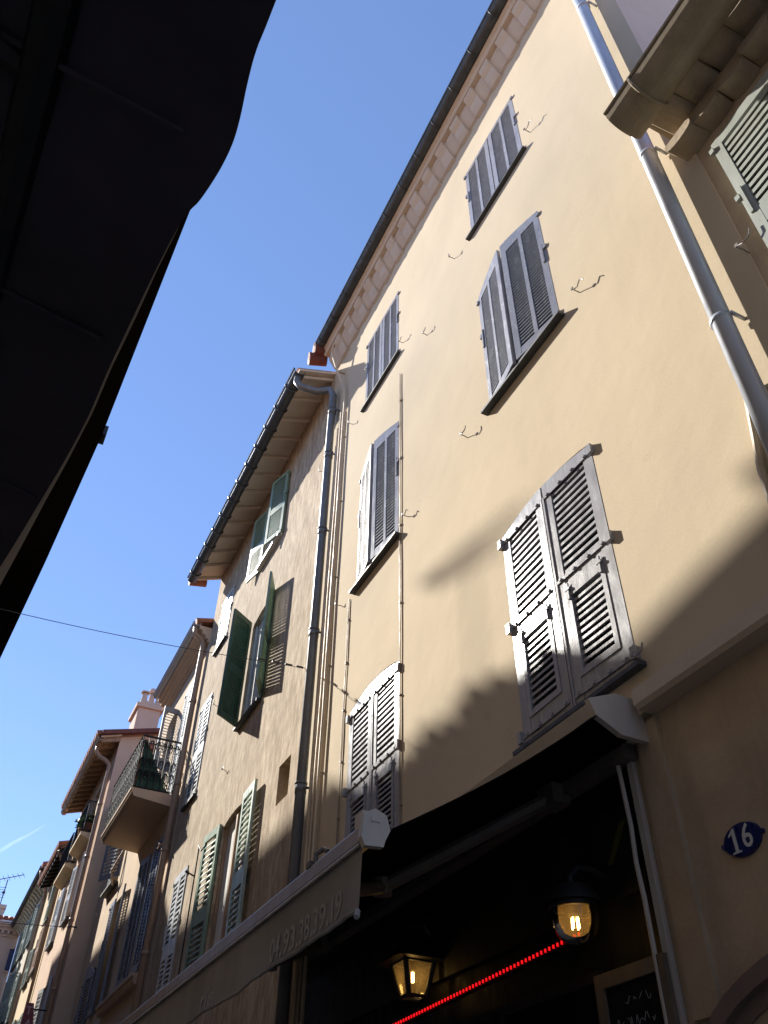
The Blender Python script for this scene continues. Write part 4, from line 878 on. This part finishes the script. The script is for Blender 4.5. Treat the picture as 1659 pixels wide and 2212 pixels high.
b = MB(); b.prism_gen([(1.0235, 1.142, 0.592), (1.0235, 1.158, 0.588), (1.0235, 1.205, 0.53), (1.0235, 1.196, 0.527)], [(1.0275, 1.142, 0.592), (1.0275, 1.158, 0.588), (1.0275, 1.205, 0.53), (1.0275, 1.196, 0.527)])
o = b.build("yellow_sticker", yellow_m, None, loc=W(1.025, 1.17, 0.56)); fix_normals(o); tag(o, "slim slanting olive yellow sign on the black board over the cafe lamp", "sign")
cb = thing("chalkboard", "black menu chalkboard in a wooden frame at the right end of the cafe front", "chalkboard", (1.0, 1.17, 0.1))
b = MB(); cx_ = 1.0; y0, y1, z0, z1 = 1.085, 1.26, 0.02, 0.358
b.box(cx_, cx_+0.014, y0, y0+0.02, z0, z1); b.box(cx_, cx_+0.014, y1-0.02, y1, z0, z1); b.box(cx_, cx_+0.014, y0+0.02, y1-0.02, z1-0.022, z1); b.box(cx_, cx_+0.014, y0+0.02, y1-0.02, z0, z0+0.022); b.build("frame", frame_wood, cb)
b = MB(); b.box(cx_+0.006, cx_+0.012, y0+0.018, y1-0.018, z0+0.02, z1-0.02); o = b.build("board", board_m, cb)
b = MB()
for r in range(8):
    z = 0.312-r*0.030+random.uniform(-0.003, 0.003); y = 1.225-random.uniform(0, 0.015)-(0.02 if r == 0 else 0); ye = 1.13+random.uniform(-0.01, 0.02); pts = []
    while y > ye:
        pts.append((cx_+0.0045, y, z+random.uniform(-0.007, 0.007))); y -= random.uniform(0.002, 0.005)
        if random.random() < 0.15 and len(pts) > 2: b.tube(pts, 0.0007, 4); pts = []; y -= 0.004
    if len(pts) > 2: b.tube(pts, 0.0007, 4)
q = b.build("chalk_writing", chalk, o); q['kind'] = 'stuff'
hp = thing("house_number", "oval blue enamel house number plate reading 16 on the ground floor wall", "number plate", (XG, 0.89, 0.471))
b = MB(); N = 32
def oval(ry, rz, x): return [(x, 0.890+ry*math.cos(2*math.pi*k/N), 0.471+rz*math.sin(2*math.pi*k/N)) for k in range(N)]
b.prism_gen(oval(0.037, 0.0245, XG), oval(0.0355, 0.0232, XG-0.005)); b.tube([(XG-0.004, 0.928, 0.471), (XG, 0.930, 0.471)], 0.004, 8); b.tube([(XG-0.004, 0.852, 0.471), (XG, 0.850, 0.471)], 0.004, 8); o = b.build("plate", enamel, hp); fix_normals(o)
text_mesh("6", 0.048, enamel_w, "numeral", lambda u, v, w: (XG-0.0056-w, 0.878-u*0.9, 0.471+v), hp, 0.0005, 0.0004)
b = MB(); b.prism_gen([(XG-0.0064, y+0.0155, z+0.0105) for y, z in ((0.8955, 0.4432), (0.8955, 0.4455), (0.8895, 0.4465), (0.8895, 0.4725), (0.8965, 0.4690), (0.8965, 0.4715), (0.8865, 0.4795), (0.8835, 0.4795), (0.8835, 0.4465), (0.8785, 0.4455), (0.8785, 0.4432))],
                      [(XG-0.0052, y+0.0155, z+0.0105) for y, z in ((0.8955, 0.4432), (0.8955, 0.4455), (0.8895, 0.4465), (0.8895, 0.4725), (0.8965, 0.4690), (0.8965, 0.4715), (0.8865, 0.4795), (0.8835, 0.4795), (0.8835, 0.4465), (0.8785, 0.4455), (0.8785, 0.4432))])
fix_normals(b.build("numeral", enamel_w, hp))

# ------------------------------------------------------------------ cables over the street
b = MB(); n = 24
A_, Z_ = Vector((-0.55, 2.86, 1.74)), Vector((0.975, 2.765, 1.765))
pts = [tuple(A_.lerp(Z_, i/n)+Vector((0, 0, -0.025*math.sin(math.pi*i/n)))) for i in range(n+1)]
b.tube(pts, 0.0014, 5)
for t in (0.86, 0.90, 0.935, 0.965): p = A_.lerp(Z_, t); q = A_.lerp(Z_, t+0.02); b.tube([tuple(p), tuple(q)], 0.0042, 6)
tag(b.build("overhead_cable", wire_m, None, loc=W(*A_)), "thin dark cable with wire tensioners strung across the street to the downpipe", "cable")
b = MB(); A_, Z_ = Vector((-0.7, 7.9, 2.05)), Vector((X4+0.02, 7.545, 1.935))
b.tube([tuple(A_.lerp(Z_, i/n)+Vector((0, 0, -0.05*math.sin(math.pi*i/n)))) for i in range(n+1)], 0.0028, 5); p = A_.lerp(Z_, 0.965); b.tube([tuple(p), tuple(Z_)], 0.006, 6)
tag(b.build("overhead_cable", wire_m, None, loc=W(*A_)), "far thin cable crossing the street low to the shaded orange side wall", "cable")

# ------------------------------------------------------------------ opposite side of the street (left edge)
BO = thing("opposite_building", "dark shaded building with a straight overhanging eave on the left of the street", "building", (-0.6, 2.5, GZ))
H = 2.70
line = [(0.10, -0.9), (0.023, 0.88), (-0.019, 1.77), (-0.069, 2.87), (-0.149, 3.93), (-0.249, 5.09), (-0.40, 6.3), (-0.50, 7.6), (-0.62, 9.6)]
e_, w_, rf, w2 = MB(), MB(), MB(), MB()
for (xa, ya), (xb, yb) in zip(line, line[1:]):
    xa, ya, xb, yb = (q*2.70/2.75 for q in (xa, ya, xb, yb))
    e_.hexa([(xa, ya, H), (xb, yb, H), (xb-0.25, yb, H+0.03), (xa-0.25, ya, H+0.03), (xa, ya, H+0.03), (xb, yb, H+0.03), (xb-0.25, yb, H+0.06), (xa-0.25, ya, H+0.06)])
    (w_ if ya < 3.0 else w2).quad((xa-0.22, ya, GZ), (xb-0.22, yb, GZ), (xb-0.22, yb, H+0.03), (xa-0.22, ya, H+0.03))  # near stretch pale to bounce light, far stretch dull to hold it back
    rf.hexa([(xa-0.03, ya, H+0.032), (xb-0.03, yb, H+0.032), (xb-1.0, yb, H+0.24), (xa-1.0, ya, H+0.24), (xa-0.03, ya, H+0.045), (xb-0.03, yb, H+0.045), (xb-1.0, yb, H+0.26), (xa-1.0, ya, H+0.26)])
e_.build("eave", eave_black, BO); w_.build("wall", palewall, BO); w2.build("wall", dullwall, BO); rf.build("roof", terracotta, BO)
b = MB(); b.box(-0.075, -0.052, 2.83, 2.90, H+0.02, H+0.075); b.build("vent", iron, BO)
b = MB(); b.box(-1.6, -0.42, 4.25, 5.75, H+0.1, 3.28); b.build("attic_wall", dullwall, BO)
b = MB(); b.hexa([(-0.38, 4.2, 3.28), (-0.38, 5.9, 3.37), (-1.6, 5.9, 3.67), (-1.6, 4.2, 3.58), (-0.38, 4.2, 3.305), (-0.38, 5.9, 3.395), (-1.6, 5.9, 3.69), (-1.6, 4.2, 3.6)])
for k in range(20): y = 4.24+k*0.085; b.tube([(-0.365+random.uniform(-0.02, 0.02), y, 3.30+(y-4.2)*0.053), (-1.6, y, 3.60+(y-4.2)*0.053)], random.uniform(0.015, 0.028), 8)
b.build("attic_roof", terracotta, BO)
b = MB(); AX, AY = -0.9, 5.62  # unseen mast added to throw a faint streak on the facade
b.tube([(AX, AY, 3.4), (AX, AY, 4.70)], 0.0045, 8)
for z, L in ((4.68, 0.26), (4.655, 0.24), (4.63, 0.20), (4.60, 0.15)): b.tube([(AX-0.02, AY-L, z-0.03), (AX+0.02, AY+L, z+0.03)], 0.0055, 6)
tag(b.build("tv_antenna", iron, None, loc=W(AX, AY, 3.4)), "unseen television antenna mast added across the street for its streak shadow", "antenna")
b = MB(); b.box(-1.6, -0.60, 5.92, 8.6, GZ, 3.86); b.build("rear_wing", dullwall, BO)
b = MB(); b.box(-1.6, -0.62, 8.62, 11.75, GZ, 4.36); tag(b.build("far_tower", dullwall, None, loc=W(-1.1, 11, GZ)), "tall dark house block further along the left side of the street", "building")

b = MB(); b.box(-1.8, -0.70, 11.77, 24, GZ, 2.9); tag(b.build("far_terrace", palewall, None, loc=W(-1.2, 17, GZ)), "unseen low terrace of houses added at the far left to shade the street", "building")  # unseen houses added to keep the road in shade and cut bounce
b = MB(); b.box(-1.8, -0.25, -14, -1.0, GZ, 2.7); tag(b.build("rear_terrace", palewall, None, loc=W(-1.2, -8, GZ)), "unseen terrace of houses added behind the viewpoint to shade the street", "building")  # likewise added out of view to block sun from the road

# dark awning over the camera
OA = thing("near_awning", "black awning underside with a wavy edge hanging close overhead at upper left", "awning", (-0.1, 0.3, 0.4))
edge = [(0.012, -0.20), (0.008, 0.02), (0.0045, 0.128), (0.0035, 0.150), (0.0045, 0.166), (0.0065, 0.183), (0.0070, 0.196), (0.0052, 0.212), (0.0012, 0.230), (-0.0022, 0.239), (-0.0055, 0.254), (-0.0095, 0.284), (-0.0135, 0.320), (-0.0180, 0.363), (-0.0215, 0.406), (-0.0285, 0.456), (-0.0370, 0.506), (-0.0490, 0.575), (-0.064, 0.65), (-0.10, 0.80)]
def smooth(P, n=4):
    out = []
    for i in range(len(P)-1):
        p = [P[max(i-1, 0)], P[i], P[i+1], P[min(i+2, len(P)-1)]]
        for k in range(n):
            t = k/n; out.append(tuple(0.5*(2*b_+(c_-a_)*t+(2*a_-5*b_+4*c_-d_)*t*t+(3*b_-a_-3*c_+d_)*t**3) for a_, b_, c_, d_ in zip(*p)))
    return out+[P[-1]]
edge = smooth(edge)
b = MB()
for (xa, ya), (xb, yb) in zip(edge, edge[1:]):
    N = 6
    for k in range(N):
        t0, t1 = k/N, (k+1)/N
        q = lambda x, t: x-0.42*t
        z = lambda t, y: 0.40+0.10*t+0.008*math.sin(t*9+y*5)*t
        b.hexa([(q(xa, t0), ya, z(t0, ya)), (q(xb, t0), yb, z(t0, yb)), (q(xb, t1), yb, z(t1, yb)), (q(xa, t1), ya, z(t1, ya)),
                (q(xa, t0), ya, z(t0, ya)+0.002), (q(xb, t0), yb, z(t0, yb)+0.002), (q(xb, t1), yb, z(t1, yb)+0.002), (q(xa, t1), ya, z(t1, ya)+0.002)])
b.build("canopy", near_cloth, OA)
b = MB()
for y in (0.06, 0.20, 0.34, 0.50): b.tube([(0.0-0.08*y, y, 0.399), (-0.2, y+0.01, 0.446), (-0.4, y+0.02, 0.494)], 0.0016, 6)
b.build("seam", near_cloth, OA)
b = MB(); b.tube([(-0.06, -0.2, 0.418), (-0.13, 0.9, 0.42)], 0.010, 8); b.tube([(-0.42, 0.1, 0.47), (-0.08, 0.22, 0.42)], 0.008, 8); b.build("frame_bar", iron, OA)
b = MB(); hem = [(-0.0045, 0.2505, 0.0003), (-0.0085, 0.283, 0.0012), (-0.0118, 0.319, 0.0022), (-0.0165, 0.362, 0.0026), (-0.0198, 0.405, 0.0026), (-0.0262, 0.455, 0.0032), (-0.0335, 0.505, 0.0045), (-0.043, 0.575, 0.0065), (-0.055, 0.66, 0.009), (-0.075, 0.80, 0.012)]
for (xa, ya, wa_), (xb, yb, wb_) in zip(hem, hem[1:]):
    b.hexa([(xa-wa_, ya, 0.4035), (xb-wb_, yb, 0.4035), (xb, yb, 0.4035), (xa, ya, 0.4035), (xa-wa_, ya, 0.406), (xb-wb_, yb, 0.406), (xb, yb, 0.406), (xa, ya, 0.406)])
b.build("hem", hem_m, OA)

# ------------------------------------------------------------------ faint aircraft trail low in the sky
def trail_mat():
    mt, n, l, b = new_mat("vapour_trail")
    tr = n.new("ShaderNodeBsdfTransparent"); b.inputs['Base Color'].default_value = (0.9, 0.9, 0.9, 1); b.inputs['Roughness'].default_value = 1.0
    tl = n.new("ShaderNodeBsdfTranslucent"); tl.inputs[0].default_value = (0.9, 0.9, 0.9, 1)
    a = n.new("ShaderNodeAddShader"); l.new(b.outputs[0], a.inputs[0]); l.new(tl.outputs[0], a.inputs[1])
    mx = n.new("ShaderNodeMixShader"); l.new(ramp(n, l, noise(n, l, vecmap(n, l), 0.02, 4), [(0.3, (0.008,)*3), (0.7, (0.045,)*3)]), mx.inputs[0])
    l.new(tr.outputs[0], mx.inputs[1]); l.new(a.outputs[0], mx.inputs[2]); l.new(mx.outputs[0], n["Material Output"].inputs[0]); return mt
A_, Z_ = Vector((-12.0, 430.0, 119.0)), Vector((25.0, 430.0, 153.0))
b = MB(); b.tube([tuple(A_.lerp(Z_, i/12)+Vector((0, 0, 0.25*math.sin(i*1.7)))) for i in range(13)], [0.9, 0.9, 1.0, 1.0, 1.0, 1.0, 0.95, 0.9, 0.85, 0.8, 0.6, 0.4, 0.15], 10)
o = b.build("vapour_trail", trail_mat(), None, smooth=True); o['kind'] = 'stuff'
